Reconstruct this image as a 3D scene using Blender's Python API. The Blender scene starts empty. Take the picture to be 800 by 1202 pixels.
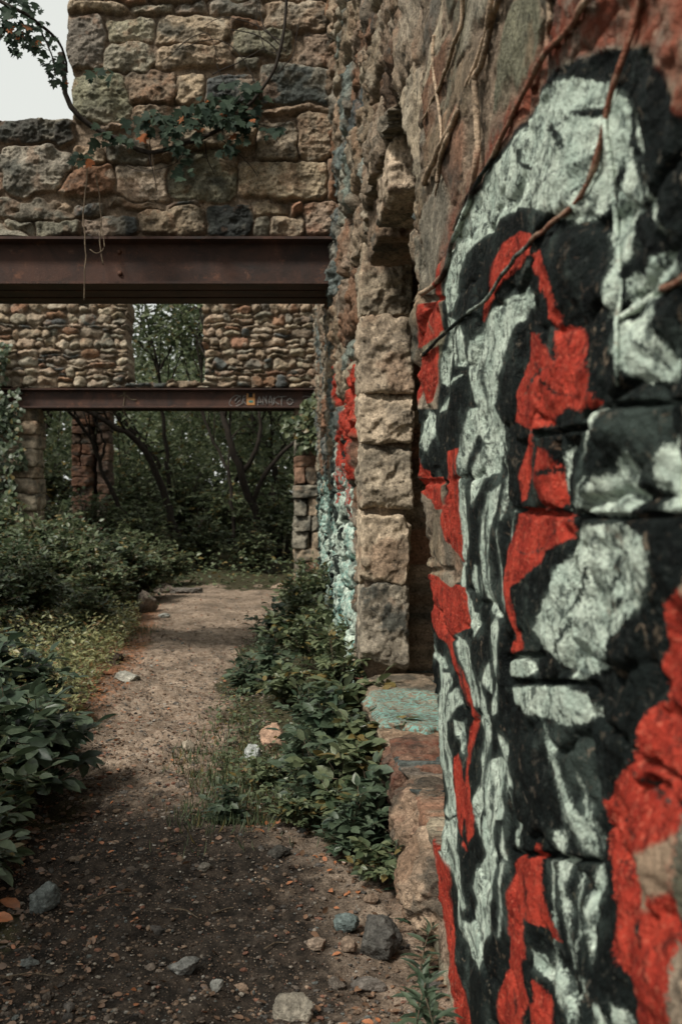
import bpy, math, random
import numpy as np
from math import radians as R
from mathutils import Vector

rnd = random.Random(7)
scene = bpy.context.scene
C = scene.collection
f32 = np.float32

# ------------------------------------------------------------------ camera frame facts
EYE = 1.5          # eye height, metres
FP = 1200.0        # focal length in chart units
VX, VY = 340.0, 590.0
WX = 0.49          # plane of the long right-hand wall

# ------------------------------------------------------------------ numpy noise
def _hash(ix, iy, iz, seed):
    h = (ix.astype(np.int64) * 374761393 + iy.astype(np.int64) * 668265263 + iz.astype(np.int64) * 2147483647 + seed * 974634777) & 0xFFFFFFFF
    h = ((h ^ (h >> 13)) * 1274126177) & 0xFFFFFFFF
    h = (h ^ (h >> 16)) & 0xFFFFFFFF
    return (h.astype(np.float32) / f32(4294967296.0))

def vnoise(p, seed=0):
    i = np.floor(p).astype(np.int32)
    f = (p - i).astype(np.float32)
    u = f * f * f * (f * (f * 6 - 15) + 10)
    r = 0
    for dx in (0, 1):
        wx = u[:, 0] if dx else 1 - u[:, 0]
        for dy in (0, 1):
            wy = u[:, 1] if dy else 1 - u[:, 1]
            for dz in (0, 1):
                wz = u[:, 2] if dz else 1 - u[:, 2]
                r = r + wx * wy * wz * _hash(i[:, 0] + dx, i[:, 1] + dy, i[:, 2] + dz, seed)
    return r * 2 - 1

def fbm(p, octv=5, lac=2.03, gain=.5, seed=0, ridged=False):
    s = np.zeros(len(p), f32); a = 1.0; q = p.astype(np.float64)
    for k in range(octv):
        n = vnoise(q, seed + k * 17)
        if ridged: n = 1 - 2 * np.abs(n)
        s += f32(a) * n; a *= gain; q = q * lac + 3.7
    return s

def sstep(a, b, x):
    t = np.clip((x - a) / (b - a), 0, 1)
    return t * t * (3 - 2 * t)

# ------------------------------------------------------------------ mesh helpers
def mesh(name, V, F, mat=None, parent=None, smooth=True, attrs=None, loc=None):
    """F: list of int arrays (n,3) or (n,4)"""
    if not isinstance(F, (list, tuple)): F = [F]
    F = [np.asarray(x, np.int32) for x in F if len(x)]
    me = bpy.data.meshes.new(name)
    V = np.asarray(V, f32)
    me.vertices.add(len(V)); me.vertices.foreach_set('co', V.ravel())
    nl = sum(x.size for x in F); npol = sum(len(x) for x in F)
    me.loops.add(nl); me.loops.foreach_set('vertex_index', np.concatenate([x.ravel() for x in F]))
    me.polygons.add(npol)
    tot = np.concatenate([np.full(len(x), x.shape[1], np.int32) for x in F])
    st = np.concatenate([[0], np.cumsum(tot)[:-1]]).astype(np.int32)
    me.polygons.foreach_set('loop_start', st)
    me.polygons.foreach_set('use_smooth', np.full(npol, smooth, bool))
    me.update(calc_edges=True)
    for k, a in (attrs or {}).items():
        a = np.asarray(a, f32)
        if a.ndim == 2:
            at = me.attributes.new(k, 'FLOAT_COLOR', 'POINT')
            c = np.ones((len(V), 4), f32); c[:, :3] = a
            at.data.foreach_set('color', c.ravel())
        else:
            at = me.attributes.new(k, 'FLOAT', 'POINT')
            at.data.foreach_set('value', a)
    if mat: me.materials.append(mat)
    o = bpy.data.objects.new(name, me); C.objects.link(o)
    if parent: o.parent = parent
    if loc is not None: o.location = loc
    return o

def tag(o, label=None, cat=None, group=None, kind=None):
    if label: o['label'] = label
    if cat: o['category'] = cat
    if group: o['group'] = group
    if kind: o['kind'] = kind
    return o

def empty(name, loc=(0, 0, 0), rz=0, sc=1.0):
    o = bpy.data.objects.new(name, None); C.objects.link(o)
    o.location = loc; o.rotation_euler = (0, 0, rz); o.scale = (sc, sc, sc) if not isinstance(sc, tuple) else sc
    o.empty_display_size = .1
    return o

def copy_tree(o, parent=None):
    c = o.copy(); C.objects.link(c); c.parent = parent
    for ch in list(o.children): copy_tree(ch, c)
    return c

class Geo:
    def __init__(s): s.V = []; s.F3 = []; s.F4 = []; s.n = 0; s.A = {}
    def add(s, V, F3=None, F4=None, **at):
        V = np.asarray(V, f32)
        if F3 is not None and len(F3): s.F3.append(np.asarray(F3, np.int32) + s.n)
        if F4 is not None and len(F4): s.F4.append(np.asarray(F4, np.int32) + s.n)
        s.V.append(V); s.n += len(V)
        for k, v in at.items():
            v = np.asarray(v, f32)
            if v.ndim == 0: v = np.full(len(V), v, f32)
            elif v.ndim == 1 and v.shape[0] == 3 and len(V) != 3: v = np.tile(v, (len(V), 1))
            s.A.setdefault(k, []).append(v)
    def build(s, name, mat=None, parent=None, smooth=True, loc=None):
        F = []
        if s.F3: F.append(np.concatenate(s.F3))
        if s.F4: F.append(np.concatenate(s.F4))
        return mesh(name, np.concatenate(s.V), F, mat, parent, smooth, {k: np.concatenate(v) for k, v in s.A.items()}, loc)

def tube(g, pts, rad, n=6, **at):
    P = np.asarray(pts, np.float64); m = len(P)
    rad = np.broadcast_to(np.asarray(rad, np.float64), (m,))
    T = np.gradient(P, axis=0); T /= np.linalg.norm(T, axis=1)[:, None] + 1e-9
    up = np.array([0.13, .31, .94]); V = []
    S = np.cross(T, up); S /= np.linalg.norm(S, axis=1)[:, None] + 1e-9
    U = np.cross(S, T)
    a = np.arange(n) * 2 * math.pi / n
    V = P[:, None, :] + rad[:, None, None] * (np.cos(a)[None, :, None] * S[:, None, :] + np.sin(a)[None, :, None] * U[:, None, :])
    V = V.reshape(-1, 3)
    i = np.arange(m - 1)[:, None] * n; j = np.arange(n)[None, :]
    F = np.stack([i + j, i + (j + 1) % n, i + n + (j + 1) % n, i + n + j], -1).reshape(-1, 4)
    V = np.concatenate([V, P[[0, -1]]]); c0, c1 = m * n, m * n + 1
    k = np.arange(n)
    caps = np.concatenate([np.stack([(k + 1) % n, k, np.full(n, c0)], -1), np.stack([(m - 1) * n + k, (m - 1) * n + (k + 1) % n, np.full(n, c1)], -1)])
    g.add(V, caps, F, **at)

def smooth_line(pts, n=24, wob=0, seed=0):
    P = np.asarray(pts, np.float64)
    d = np.concatenate([[0], np.cumsum(np.linalg.norm(np.diff(P, axis=0), axis=1))])
    t = np.linspace(0, d[-1], n)
    # catmull-rom on arc length
    out = []
    for x in t:
        k = min(max(np.searchsorted(d, x) - 1, 0), len(P) - 2)
        u = (x - d[k]) / max(d[k + 1] - d[k], 1e-9)
        p0, p1, p2, p3 = P[max(k - 1, 0)], P[k], P[k + 1], P[min(k + 2, len(P) - 1)]
        out.append(.5 * ((2 * p1) + (-p0 + p2) * u + (2 * p0 - 5 * p1 + 4 * p2 - p3) * u * u + (-p0 + 3 * p1 - 3 * p2 + p3) * u ** 3))
    out = np.array(out)
    if wob:
        q = np.stack([t * 6, t * 0 + seed * 7.3, t * 0], -1)
        for ax in range(3): out[:, ax] += wob * fbm(q, 3, seed=seed + ax * 5)
    return out

def box(g, x0, x1, y0, y1, z0, z1, **at):
    V = [(x, y, z) for z in (z0, z1) for y in (y0, y1) for x in (x0, x1)]
    g.add(V, None, [(0, 2, 3, 1), (4, 5, 7, 6), (0, 1, 5, 4), (1, 3, 7, 5), (3, 2, 6, 7), (2, 0, 4, 6)], **at)

# ------------------------------------------------------------------ node helpers
class NT:
    def __init__(s, name):
        s.m = bpy.data.materials.new(name); s.m.use_nodes = True
        s.t = s.m.node_tree; s.t.nodes.clear()
        s.out = s.t.nodes.new('ShaderNodeOutputMaterial')
        s.co = s.t.nodes.new('ShaderNodeTexCoord').outputs['Object']
    def set(s, sock, v):
        if isinstance(v, bpy.types.NodeSocket): s.t.links.new(v, sock)
        elif v is not None:
            if isinstance(v, (tuple, list)) and len(v) == 3 and sock.type == 'RGBA': v = (*v, 1)
            sock.default_value = v
    def attr(s, name, col=False):
        n = s.t.nodes.new('ShaderNodeAttribute'); n.attribute_name = name
        return n.outputs['Color'] if col else n.outputs['Fac']
    def mapping(s, scale, co=None):
        n = s.t.nodes.new('ShaderNodeMapping'); n.inputs['Scale'].default_value = scale
        s.t.links.new(co or s.co, n.inputs['Vector']); return n.outputs[0]
    def noise(s, scale, detail=6, rough=.6, dist=0, co=None):
        n = s.t.nodes.new('ShaderNodeTexNoise'); s.t.links.new(co or s.co, n.inputs['Vector'])
        n.inputs['Scale'].default_value = scale; n.inputs['Detail'].default_value = detail
        n.inputs['Roughness'].default_value = rough; n.inputs['Distortion'].default_value = dist
        return n.outputs['Fac']
    def voro(s, scale, feature='F1', out='Distance', co=None):
        n = s.t.nodes.new('ShaderNodeTexVoronoi'); n.feature = feature; s.t.links.new(co or s.co, n.inputs['Vector'])
        n.inputs['Scale'].default_value = scale; return n.outputs[out]
    def math(s, op, a, b=None, c=None, clamp=False):
        n = s.t.nodes.new('ShaderNodeMath'); n.operation = op; n.use_clamp = clamp
        s.set(n.inputs[0], a)
        if b is not None: s.set(n.inputs[1], b)
        if c is not None: s.set(n.inputs[2], c)
        return n.outputs[0]
    def rng(s, x, a, b, c=0.0, d=1.0, smooth=True):
        n = s.t.nodes.new('ShaderNodeMapRange'); n.interpolation_type = 'SMOOTHSTEP' if smooth else 'LINEAR'
        s.set(n.inputs[0], x)
        for i, v in enumerate((a, b, c, d)): s.set(n.inputs[i + 1], v)
        return n.outputs[0]
    def mix(s, fac, a, b, mode='MIX'):
        n = s.t.nodes.new('ShaderNodeMix'); n.data_type = 'RGBA'; n.blend_type = mode
        s.set(n.inputs[0], fac); s.set(n.inputs[6], a); s.set(n.inputs[7], b)
        return n.outputs[2]
    def scale(s, col, f):
        n = s.t.nodes.new('ShaderNodeVectorMath'); n.operation = 'SCALE'
        s.set(n.inputs[0], col); s.set(n.inputs[3], f); return n.outputs[0]
    def bump(s, h, strength=.5, dist=.01, nrm=None):
        n = s.t.nodes.new('ShaderNodeBump'); n.inputs['Strength'].default_value = strength
        n.inputs['Distance'].default_value = dist; s.set(n.inputs['Height'], h)
        if nrm is not None: s.t.links.new(nrm, n.inputs['Normal'])
        return n.outputs[0]
    def bsdf(s, col, rough=.9, nrm=None, spec=.3, metal=0):
        n = s.t.nodes.new('ShaderNodeBsdfPrincipled')
        s.set(n.inputs['Base Color'], col); s.set(n.inputs['Roughness'], rough)
        n.inputs['Specular IOR Level'].default_value = spec; n.inputs['Metallic'].default_value = metal
        if nrm is not None: s.t.links.new(nrm, n.inputs['Normal'])
        return n.outputs[0]
    def done(s, sh): s.t.links.new(sh, s.out.inputs['Surface']); return s.m

# ------------------------------------------------------------------ materials
def rock_nodes(t, base, k=1.0):
    """natural variation of quarried stone: blotches, speckle, dark lichen"""
    n1 = t.noise(8, 5, .68, .4); n2 = t.noise(58, 5, .8, .5); n4 = t.noise(21, 5, .72, 1.2)
    c = t.scale(base, t.rng(n1, .28, .72, .6, 1.3))
    c = t.scale(c, t.rng(n2, .32, .68, .55, 1.4))
    c = t.mix(t.math('MULTIPLY', t.rng(n4, .54, .66), .7 * k), c, (.03, .03, .027))
    return c

def rock_bump(t, s=1.0, d=.012):
    n = t.math('ADD', t.math('MULTIPLY', t.noise(34, 5, .72, .3), .8), t.math('MULTIPLY', t.noise(120, 3, .8), .45))
    return t.bump(n, s, d)

def make_rock(name, k=1.0, bs=.8):
    t = NT(name)
    return t.done(t.bsdf(rock_nodes(t, t.attr('col', True), k), .93, rock_bump(t, bs, .016), .2))

def make_mural():
    t = NT('mural_stone')
    base = rock_nodes(t, t.attr('col', True))
    wobn = t.noise(16, 5, .65); finen = t.noise(90, 3, .7); mid = t.noise(30, 5, .75, .8); low = t.noise(10, 5, .7)
    wob = t.math('SUBTRACT', wobn, .5)
    fine = t.math('SUBTRACT', finen, .5)
    wv = t.math('ADD', t.math('MULTIPLY', wob, 3.0), t.math('MULTIPLY', fine, 3.0))
    posn = t.t.nodes.new('ShaderNodeSeparateXYZ'); t.t.links.new(t.co, posn.inputs[0])
    spk = t.math('MULTIPLY', t.math('SUBTRACT', t.noise(130, 2, .8), .5), t.rng(posn.outputs[1], 2.6, 1.5, 0, 17))
    wv = t.math('ADD', wv, spk)
    wv = t.math('MULTIPLY', wv, t.rng(posn.outputs[1], 1.8, 2.4, 1.0, .45))
    soft = t.rng(t.noise(3.1, 2, .5), .4, .75, 1.3, .55)
    def fac(a, lo, hi): return t.rng(t.math('MULTIPLY', t.math('ADD', t.attr(a), wv), soft), lo, hi)
    chip = t.rng(mid, .34, .44)
    chip2 = t.rng(t.noise(60, 3, .75), .32, .42)
    # dark ground coat
    kcol = t.mix(t.rng(low, .35, .7), (.003, .0045, .0045), (.011, .016, .015))
    kcol = t.mix(t.math('MULTIPLY', t.rng(t.noise(4.2, 4, .65), .52, .68), .75), kcol, (.06, .08, .07))
    kcol = t.mix(t.math('MULTIPLY', t.rng(mid, .56, .72), .45), kcol, (.085, .095, .085))
    c = t.mix(t.math('MULTIPLY', fac('pk', -1.5, 1.5), t.rng(chip, 0, 1, .55, 1.0)), base, kcol)
    # rusty red wash at the top
    rust = t.mix(wobn, (.14, .03, .018), (.3, .075, .04))
    c = t.mix(t.math('MULTIPLY', t.math('MULTIPLY', fac('pb', -6, 8), t.rng(wobn, .3, .62, .15, 1)), .85), c, rust)
    # pale grey-green paint
    w = t.mix(t.rng(low, .3, .7), (.38, .47, .40), (.70, .79, .67))
    w = t.mix(t.math('MULTIPLY', t.rng(t.noise(26, 5, .8, .6), .48, .61), .9), w, (.045, .06, .055))
    w = t.mix(t.math('MULTIPLY', t.rng(wobn, .62, .74), .45), w, (.3, .19, .13))
    c = t.mix(t.math('MULTIPLY', t.rng(t.math('ADD', t.attr('pw'), t.math('MULTIPLY', wob, 26)), -6, 2), .55), c, t.mix(mid, (.03, .042, .038), (.15, .185, .16)))
    c = t.mix(t.math('MULTIPLY', fac('pw', -1.3, .9), t.rng(chip, 0, 1, .3, 1.0)), c, w)
    # red spray
    r = t.mix(t.rng(low, .3, .7), (.20, .018, .012), (.53, .062, .036))
    r = t.mix(t.math('MULTIPLY', t.rng(finen, .54, .66), .6), r, (.62, .16, .10))
    r = t.mix(t.math('MULTIPLY', t.rng(mid, .52, .66), .8), r, (.06, .015, .012))
    c = t.mix(t.math('MULTIPLY', fac('pr', -1.5, .8), t.rng(chip2, 0, 1, .5, 1.0)), c, r)
    # teal blush and bare places
    c = t.mix(t.math('MULTIPLY', fac('pt', -2, 2), t.rng(t.noise(26, 4, .7, 1.5, co=t.mapping((1, 1.6, .25))), .47, .56)), c, (.22, .41, .36))
    tan = t.scale(t.mix(wobn, (.2, .13, .08), (.42, .31, .22)), 1.0)
    c = t.mix(fac('pn', -5, 5), c, tan)
    return t.done(t.bsdf(c, t.rng(wobn, .3, .7, .6, .9), rock_bump(t, 1.0, .024), .09))

def make_ground():
    t = NT('trodden_earth')
    path, dark, litter = t.attr('path'), t.attr('dark'), t.attr('litter')
    n1 = t.noise(1.6, 7, .65, .3); n2 = t.noise(14, 7, .7); n3 = t.noise(70, 5, .7)
    dirt = t.mix(t.rng(n2, .3, .7), (.135, .094, .064), (.335, .262, .20))
    dirt = t.scale(dirt, t.rng(n1, .3, .7, .55, 1.25))
    dirt = t.mix(t.math('MULTIPLY', t.rng(t.noise(4.5, 6, .75, .4), .52, .66), .55), dirt, (.06, .045, .034))
    soil = t.mix(t.rng(n2, .35, .7), (.013, .011, .009), (.062, .048, .037))  # dark soil, taken deeper so its colour also carries shade
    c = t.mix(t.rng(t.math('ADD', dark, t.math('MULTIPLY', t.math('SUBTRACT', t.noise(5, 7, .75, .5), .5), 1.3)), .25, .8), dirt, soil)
    moss = t.mix(n2, (.02, .022, .012), (.07, .06, .03))
    c = t.mix(t.rng(t.math('ADD', path, t.math('MULTIPLY', t.math('SUBTRACT', t.noise(9, 6, .7), .5), .9)), .65, .3), c, moss)
    lit = t.mix(t.noise(30, 5, .7), (.16, .055, .025), (.42, .19, .09))
    c = t.mix(t.math('MULTIPLY', t.rng(litter, .2, .8), t.rng(t.noise(24, 5, .8), .4, .6)), c, lit)
    # crumbs of stone
    v = t.voro(95, 'F1', 'Color'); vd = t.voro(95, 'F1', 'Distance')
    sep = t.t.nodes.new('ShaderNodeSeparateColor'); t.t.links.new(v, sep.inputs[0])
    crumb = t.math('MULTIPLY', t.rng(sep.outputs[0], .72, .78), t.rng(vd, .45, .25))
    c = t.mix(t.math('MULTIPLY', crumb, .8), c, t.mix(sep.outputs[1], (.10, .07, .05), (.22, .17, .13)))
    v2 = t.voro(230, 'F1', 'Color'); sep2 = t.t.nodes.new('ShaderNodeSeparateColor'); t.t.links.new(v2, sep2.inputs[0])
    c = t.scale(c, t.rng(sep2.outputs[0], 0, 1, .6, 1.35, False))
    h = t.math('ADD', t.math('MULTIPLY', n3, .6), t.math('ADD', t.math('MULTIPLY', crumb, .5), t.math('MULTIPLY', n2, .8)))
    return t.done(t.bsdf(c, .95, t.bump(h, .9, .012), .15))

def make_leaf(name, a, b, dead=(.16, .12, .04), trans=.32, dead_f=.06, gloss=.45):
    t = NT(name)
    tint = t.attr('tint')
    c = t.mix(tint, a, b)
    c = t.mix(t.rng(tint, 1 - dead_f, 1 - dead_f + .02), c, dead)
    c = t.scale(c, t.rng(t.noise(40, 3), .3, .7, .8, 1.2))
    p = t.bsdf(c, .42 if gloss > .3 else .65, None, gloss)
    tr = t.t.nodes.new('ShaderNodeBsdfTranslucent'); t.t.links.new(c, tr.inputs['Color'])
    mx = t.t.nodes.new('ShaderNodeMixShader'); mx.inputs[0].default_value = trans
    t.t.links.new(p, mx.inputs[1]); t.t.links.new(tr.outputs[0], mx.inputs[2])
    return t.done(mx.outputs[0])

def make_bark(name, a, b, sc=30):
    t = NT(name)
    co = t.mapping((1, 1, .25))
    n = t.noise(sc, 6, .7, .5, co)
    return t.done(t.bsdf(t.mix(t.rng(n, .3, .7), a, b), .9, t.bump(n, .8, .01), .2))

def make_rust():
    t = NT('rusted_steel')
    n1 = t.noise(2.5, 7, .7, .6); n2 = t.noise(60, 5, .7); st = t.noise(9, 5, .65, 0, t.mapping((1, 1, .12)))
    c = t.mix(t.rng(n1, .3, .7), (.018, .011, .009), (.066, .030, .020))
    c = t.mix(t.math('MULTIPLY', t.rng(st, .5, .75), .6), c, (.022, .019, .019))
    c = t.mix(t.math('MULTIPLY', t.rng(t.noise(6, 8, .8), .54, .70), .75), c, (.17, .072, .038))
    c = t.mix(t.math('MULTIPLY', t.rng(t.noise(12, 8, .8), .62, .7), .35), c, (.15, .14, .13))
    return t.done(t.bsdf(c, .75, t.bump(t.math('ADD', n2, n1), .5, .006), .35))

def make_plain(name, a, b, sc=30, rough=.8):
    t = NT(name); n = t.noise(sc, 5, .7)
    return t.done(t.bsdf(t.mix(t.rng(n, .3, .7), a, b), rough, t.bump(n, .4, .004), .25))

M = {}
M['rock'] = make_rock('quarried_stone'); M['pillar'] = make_rock('dark_pillar_stone', 1.3)
M['mural'] = make_mural(); M['ground'] = make_ground(); M['rust'] = make_rust()
M['leaf_dark'] = make_leaf('dark_leaf', (.030, .050, .026), (.105, .135, .070), dead_f=.08)
M['leaf_mid'] = make_leaf('mid_leaf', (.046, .072, .036), (.165, .19, .098), dead_f=.09)
M['leaf_teal'] = make_leaf('cool_leaf', (.032, .056, .034), (.105, .14, .085), dead_f=.02)
M['leaf_pale'] = make_leaf('pale_leaf', (.10, .115, .045), (.30, .29, .13), (.2, .12, .05), dead_f=.12)
M['leaf_wood'] = make_leaf('woodland_leaf', (.05, .075, .04), (.20, .23, .12), trans=.45)
M['leaf_vine'] = make_leaf('vine_leaf', (.016, .030, .020), (.042, .064, .040), (.28, .09, .03), dead_f=.05, gloss=.15)
M['dead'] = make_leaf('fallen_leaf', (.07, .042, .025), (.24, .135, .08), (.34, .13, .055), trans=.05, dead_f=.15)
M['bark'] = make_bark('dark_bark', (.014, .011, .009), (.042, .034, .027))
M['twig'] = make_bark('pale_twig', (.06, .045, .03), (.17, .13, .09), 60)
M['chalk'] = make_plain('chalk_paint', (.11, .105, .10), (.22, .21, .2), 50)
M['orange'] = make_plain('orange_sticker', (.34, .16, .06), (.42, .22, .09)); M['teal'] = make_plain('teal_print', (.03, .14, .13), (.05, .2, .18)); M['black'] = make_plain('black_print', (.01, .01, .01), (.02, .02, .02))

# ------------------------------------------------------------------ masonry
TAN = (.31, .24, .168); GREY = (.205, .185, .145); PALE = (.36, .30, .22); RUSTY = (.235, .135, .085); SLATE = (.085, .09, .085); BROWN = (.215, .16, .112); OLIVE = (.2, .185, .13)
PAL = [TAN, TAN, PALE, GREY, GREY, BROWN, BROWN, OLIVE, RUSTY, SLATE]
MORTAR = np.array((.225, .17, .122), f32)

def gen_rows(u0, u1, v0, v1, rh, rw, seed, pal=PAL, split=.25):
    r = random.Random(seed); out = []
    v = v0
    while v < v1:
        h = r.uniform(*rh); u = u0 - r.uniform(0, rw[1])
        while u < u1:
            w = r.uniform(*rw) * (1.3 if r.random() < .15 else 1)
            if r.random() < split and h > rh[0] * 1.2:
                k = r.uniform(.4, .6)
                for a, b in ((0, k), (k, 1)):
                    out.append((u + w / 2, v + h * (a + b) / 2 + r.gauss(0, .04 * h), w / 2, h * (b - a) / 2, r.gauss(0, .06), r.choice(pal)))
            else:
                out.append((u + w / 2, v + h / 2 + r.gauss(0, .07 * h), w / 2, h / 2 * r.uniform(.9, 1.08), r.gauss(0, .06), r.choice(pal)))
            u += w
        v += h
    return out

def masonry(u, v, stones, seed, warp=.02, joint=.012, depth=.05, proud=.03, rough=.014, p=3.0, facet=1.0, low=1.0, lk=1.0):
    """height (towards the viewer), stone colour for points (u,v) metres"""
    N = len(u)
    q = np.stack([u * 5, v * 5, np.full(N, seed * 1.7)], -1)
    uw = u + warp * fbm(q, 3, seed=seed); vw = v + warp * fbm(q + 11.3, 3, seed=seed + 3)
    S = np.array([s[:5] for s in stones], np.float64); COL = np.array([s[5] for s in stones], f32)
    nS = len(S)
    r = np.random.RandomState(seed)
    K = 4
    ang = r.uniform(0, 2 * math.pi, (nS, K)); mag = r.uniform(.25, 1.0, (nS, K)) * facet
    FA = np.stack([np.cos(ang) * mag, np.sin(ang) * mag], -1).astype(f32); FB = r.uniform(.25, .8, (nS, K)).astype(f32)
    PR = r.uniform(.15, 1.0, nS).astype(f32)
    JIT = (1 + r.uniform(-.28, .28, (nS, 1))) * (1 + r.uniform(-.025, .025, (nS, 3)))
    COL = np.clip(COL * JIT, .02, .7)
    e1 = np.full(N, -9., f32); e2 = np.full(N, -9., f32); idx = np.zeros(N, np.int32); lu = np.zeros(N, f32); lv = np.zeros(N, f32)
    hm = np.maximum(S[:, 2], S[:, 3]); bs = max(.15, float(np.median(hm)) * 2)
    bu = np.floor(uw / bs).astype(np.int64); bv = np.floor(vw / bs).astype(np.int64)
    key = bu * 100003 + bv; order = np.argsort(key, kind='stable'); ks = key[order]
    cut = np.flatnonzero(np.diff(ks)) + 1
    for grp in np.split(order, cut):
        cu, cv = bu[grp[0]] * bs, bv[grp[0]] * bs
        pad = .12
        c = np.flatnonzero((S[:, 0] + S[:, 2] + pad > cu) & (S[:, 0] - S[:, 2] - pad < cu + bs) & (S[:, 1] + S[:, 3] + pad > cv) & (S[:, 1] - S[:, 3] - pad < cv + bs))
        if not len(c): continue
        du = (uw[grp][:, None] - S[c, 0]); dv = (vw[grp][:, None] - S[c, 1])
        ct, sn = np.cos(S[c, 4]), np.sin(S[c, 4])
        a = (du * ct + dv * sn) / S[c, 2]; b = (-du * sn + dv * ct) / S[c, 3]
        d = (np.abs(a) ** p + np.abs(b) ** p) ** (1 / p)
        e = (1 - d) * np.minimum(S[c, 2], S[c, 3])
        k1 = np.argmax(e, 1); ii = np.arange(len(grp))
        e1[grp] = e[ii, k1]; idx[grp] = c[k1]; lu[grp] = a[ii, k1]; lv[grp] = b[ii, k1]
        if len(c) > 1:
            e[ii, k1] = -9; e2[grp] = e.max(1)
    g = np.minimum(e1, (e1 - e2) * .6)
    ins = sstep(-.15, 1.0, g / (joint * 1.6))
    prof = np.clip(1 - np.exp(-np.clip(g + joint * .2, 0, None) / (joint * .75)), 0, 1)
    fac = np.min(FB[idx] + FA[idx, :, 0] * lu[:, None] + FA[idx, :, 1] * lv[:, None], axis=1)
    h = low * (depth * prof + proud * prof * (PR[idx] + .9 * np.clip(fac, -1.2, .8)) - depth)
    P3 = np.stack([u, v, idx * 3.1], -1)
    h += ins * rough * np.clip(1.5 * low - .12, .06, 1) * (fbm(P3 * (8, 10, 1), 6, gain=.58, seed=seed + 9) + .35 * fbm(P3 * (15, 20, 1), 4, seed=seed + 21, ridged=True))
    h += (1 - ins) * .006 * fbm(P3 * (30, 30, 0), 3, seed=seed + 31)
    cn = fbm(np.stack([u * 2.6, v * 2.6, idx * .37], -1), 4, gain=.6, seed=seed + 50); cn2 = fbm(np.stack([u * 6, v * 6, idx * .9], -1), 4, gain=.6, seed=seed + 55)
    lich = lk * (.6 * sstep(.3, .75, cn) + .5 * sstep(.4, .8, cn2))[:, None]; rst = (.35 * sstep(.25, .65, -cn2))[:, None]; ple = (.5 * sstep(.3, .7, -cn))[:, None]
    SC = COL[idx]; SC = SC * (1 - ple) + np.array((.36, .32, .25), f32) * ple; SC = SC * (1 - rst) + np.array((.24, .125, .07), f32) * rst; SC = SC * (1 - np.clip(lich, 0, .85)) + np.array((.055, .06, .052), f32) * np.clip(lich, 0, .85)
    mc = MORTAR * (1 + .25 * fbm(q * 1.3, 3, seed=seed + 40))[:, None]
    col = mc * (1 - ins[:, None]) + SC * ins[:, None]
    return h.astype(f32), np.clip(col, .01, .8).astype(f32)

def sheet(us, vs, posf, mask, ext, back=True):
    """grid sheet (us x vs) with holes; open edges are turned back by vector ext. posf(U,V)->(verts, attrs)"""
    U, Vv = np.meshgrid(us, vs, indexing='ij'); nu, nv = U.shape
    P, A = posf(U.ravel(), Vv.ravel())
    i = np.arange(nu - 1)[:, None] * nv + np.arange(nv - 1)[None, :]
    uc = (U[:-1, :-1] + U[1:, 1:]) / 2; vc = (Vv[:-1, :-1] + Vv[1:, 1:]) / 2
    keep = mask(uc.ravel(), vc.ravel()) if mask else np.ones(i.size, bool)
    F = np.stack([i, i + nv, i + nv + 1, i + 1], -1).reshape(-1, 4)[keep]
    E = np.concatenate([F[:, [0, 1]], F[:, [1, 2]], F[:, [2, 3]], F[:, [3, 0]]])
    Es = np.sort(E, 1); kk = Es[:, 0].astype(np.int64) * len(P) + Es[:, 1]
    un, inv, cnt = np.unique(kk, return_inverse=True, return_counts=True)
    B = E[cnt[inv] == 1]
    bv = np.unique(B); mp = np.full(len(P), -1); 
    NB = len(P)
    steps = 6
    ring = [bv]; V = [P]; base = NB
    e = np.asarray(ext, f32)
    Bpos = P[bv]; nrm = np.linalg.norm(e)
    At = {k: [v] for k, v in A.items()}
    prev = np.full(len(P), -1); prev[bv] = bv
    Fs = [F]
    for s in range(1, steps + 1):
        t = s / steps
        pos = Bpos + e * t
        if s < steps:
            q = pos * 9.0
            jit = .018 * np.stack([fbm(q, 3, seed=91), fbm(q + 5, 3, seed=92), fbm(q + 9, 3, seed=93)], -1)
            pos = pos + jit
        else:  # flat back plane
            ax = int(np.argmax(np.abs(e))); pos[:, ax] = np.median(P[:, ax]) + e[ax]
        V.append(pos.astype(f32)); cur = np.full(len(P), -1); cur[bv] = base + np.arange(len(bv)); base += len(bv)
        Fs.append(np.stack([B[:, 1], B[:, 0]], -1)[:, [0, 1]] if False else np.stack([prev[B[:, 1]], prev[B[:, 0]], cur[B[:, 0]], cur[B[:, 1]]], -1))
        for k, v in A.items(): At[k].append(v[bv])
        prev = cur
    if back:
        ax = int(np.argmax(np.abs(e))); Bk = P.copy(); Bk[:, ax] = np.median(P[:, ax]) + e[ax]
        V.append(Bk); Fs.append(F[:, ::-1] + base)
        for k, v in A.items(): At[k].append(v)
    return np.concatenate(V), np.concatenate(Fs), {k: np.concatenate(v) for k, v in At.items()}

def px_stones(rects, Y, cols=None):
    out = []
    for k, r in enumerate(rects):
        x0, y0, x1, y1 = r[:4]
        u0, u1 = (x0 - VX) * Y / FP, (x1 - VX) * Y / FP
        v0, v1 = EYE + (VY - y1) * Y / FP, EYE + (VY - y0) * Y / FP
        out.append(((u0 + u1) / 2, (v0 + v1) / 2, (u1 - u0) / 2 * 1.04, (v1 - v0) / 2 * 1.04, rnd.gauss(0, .025), r[4] if len(r) > 4 else rnd.choice(PAL)))
    return out

# ------------------------------------------------------------------ mural chart (wall-plane coordinates along the near wall)
def chart(y, z):
    y = np.maximum(y, .9)
    return VX + FP * WX / y, VY - FP * (z - EYE) / y

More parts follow.
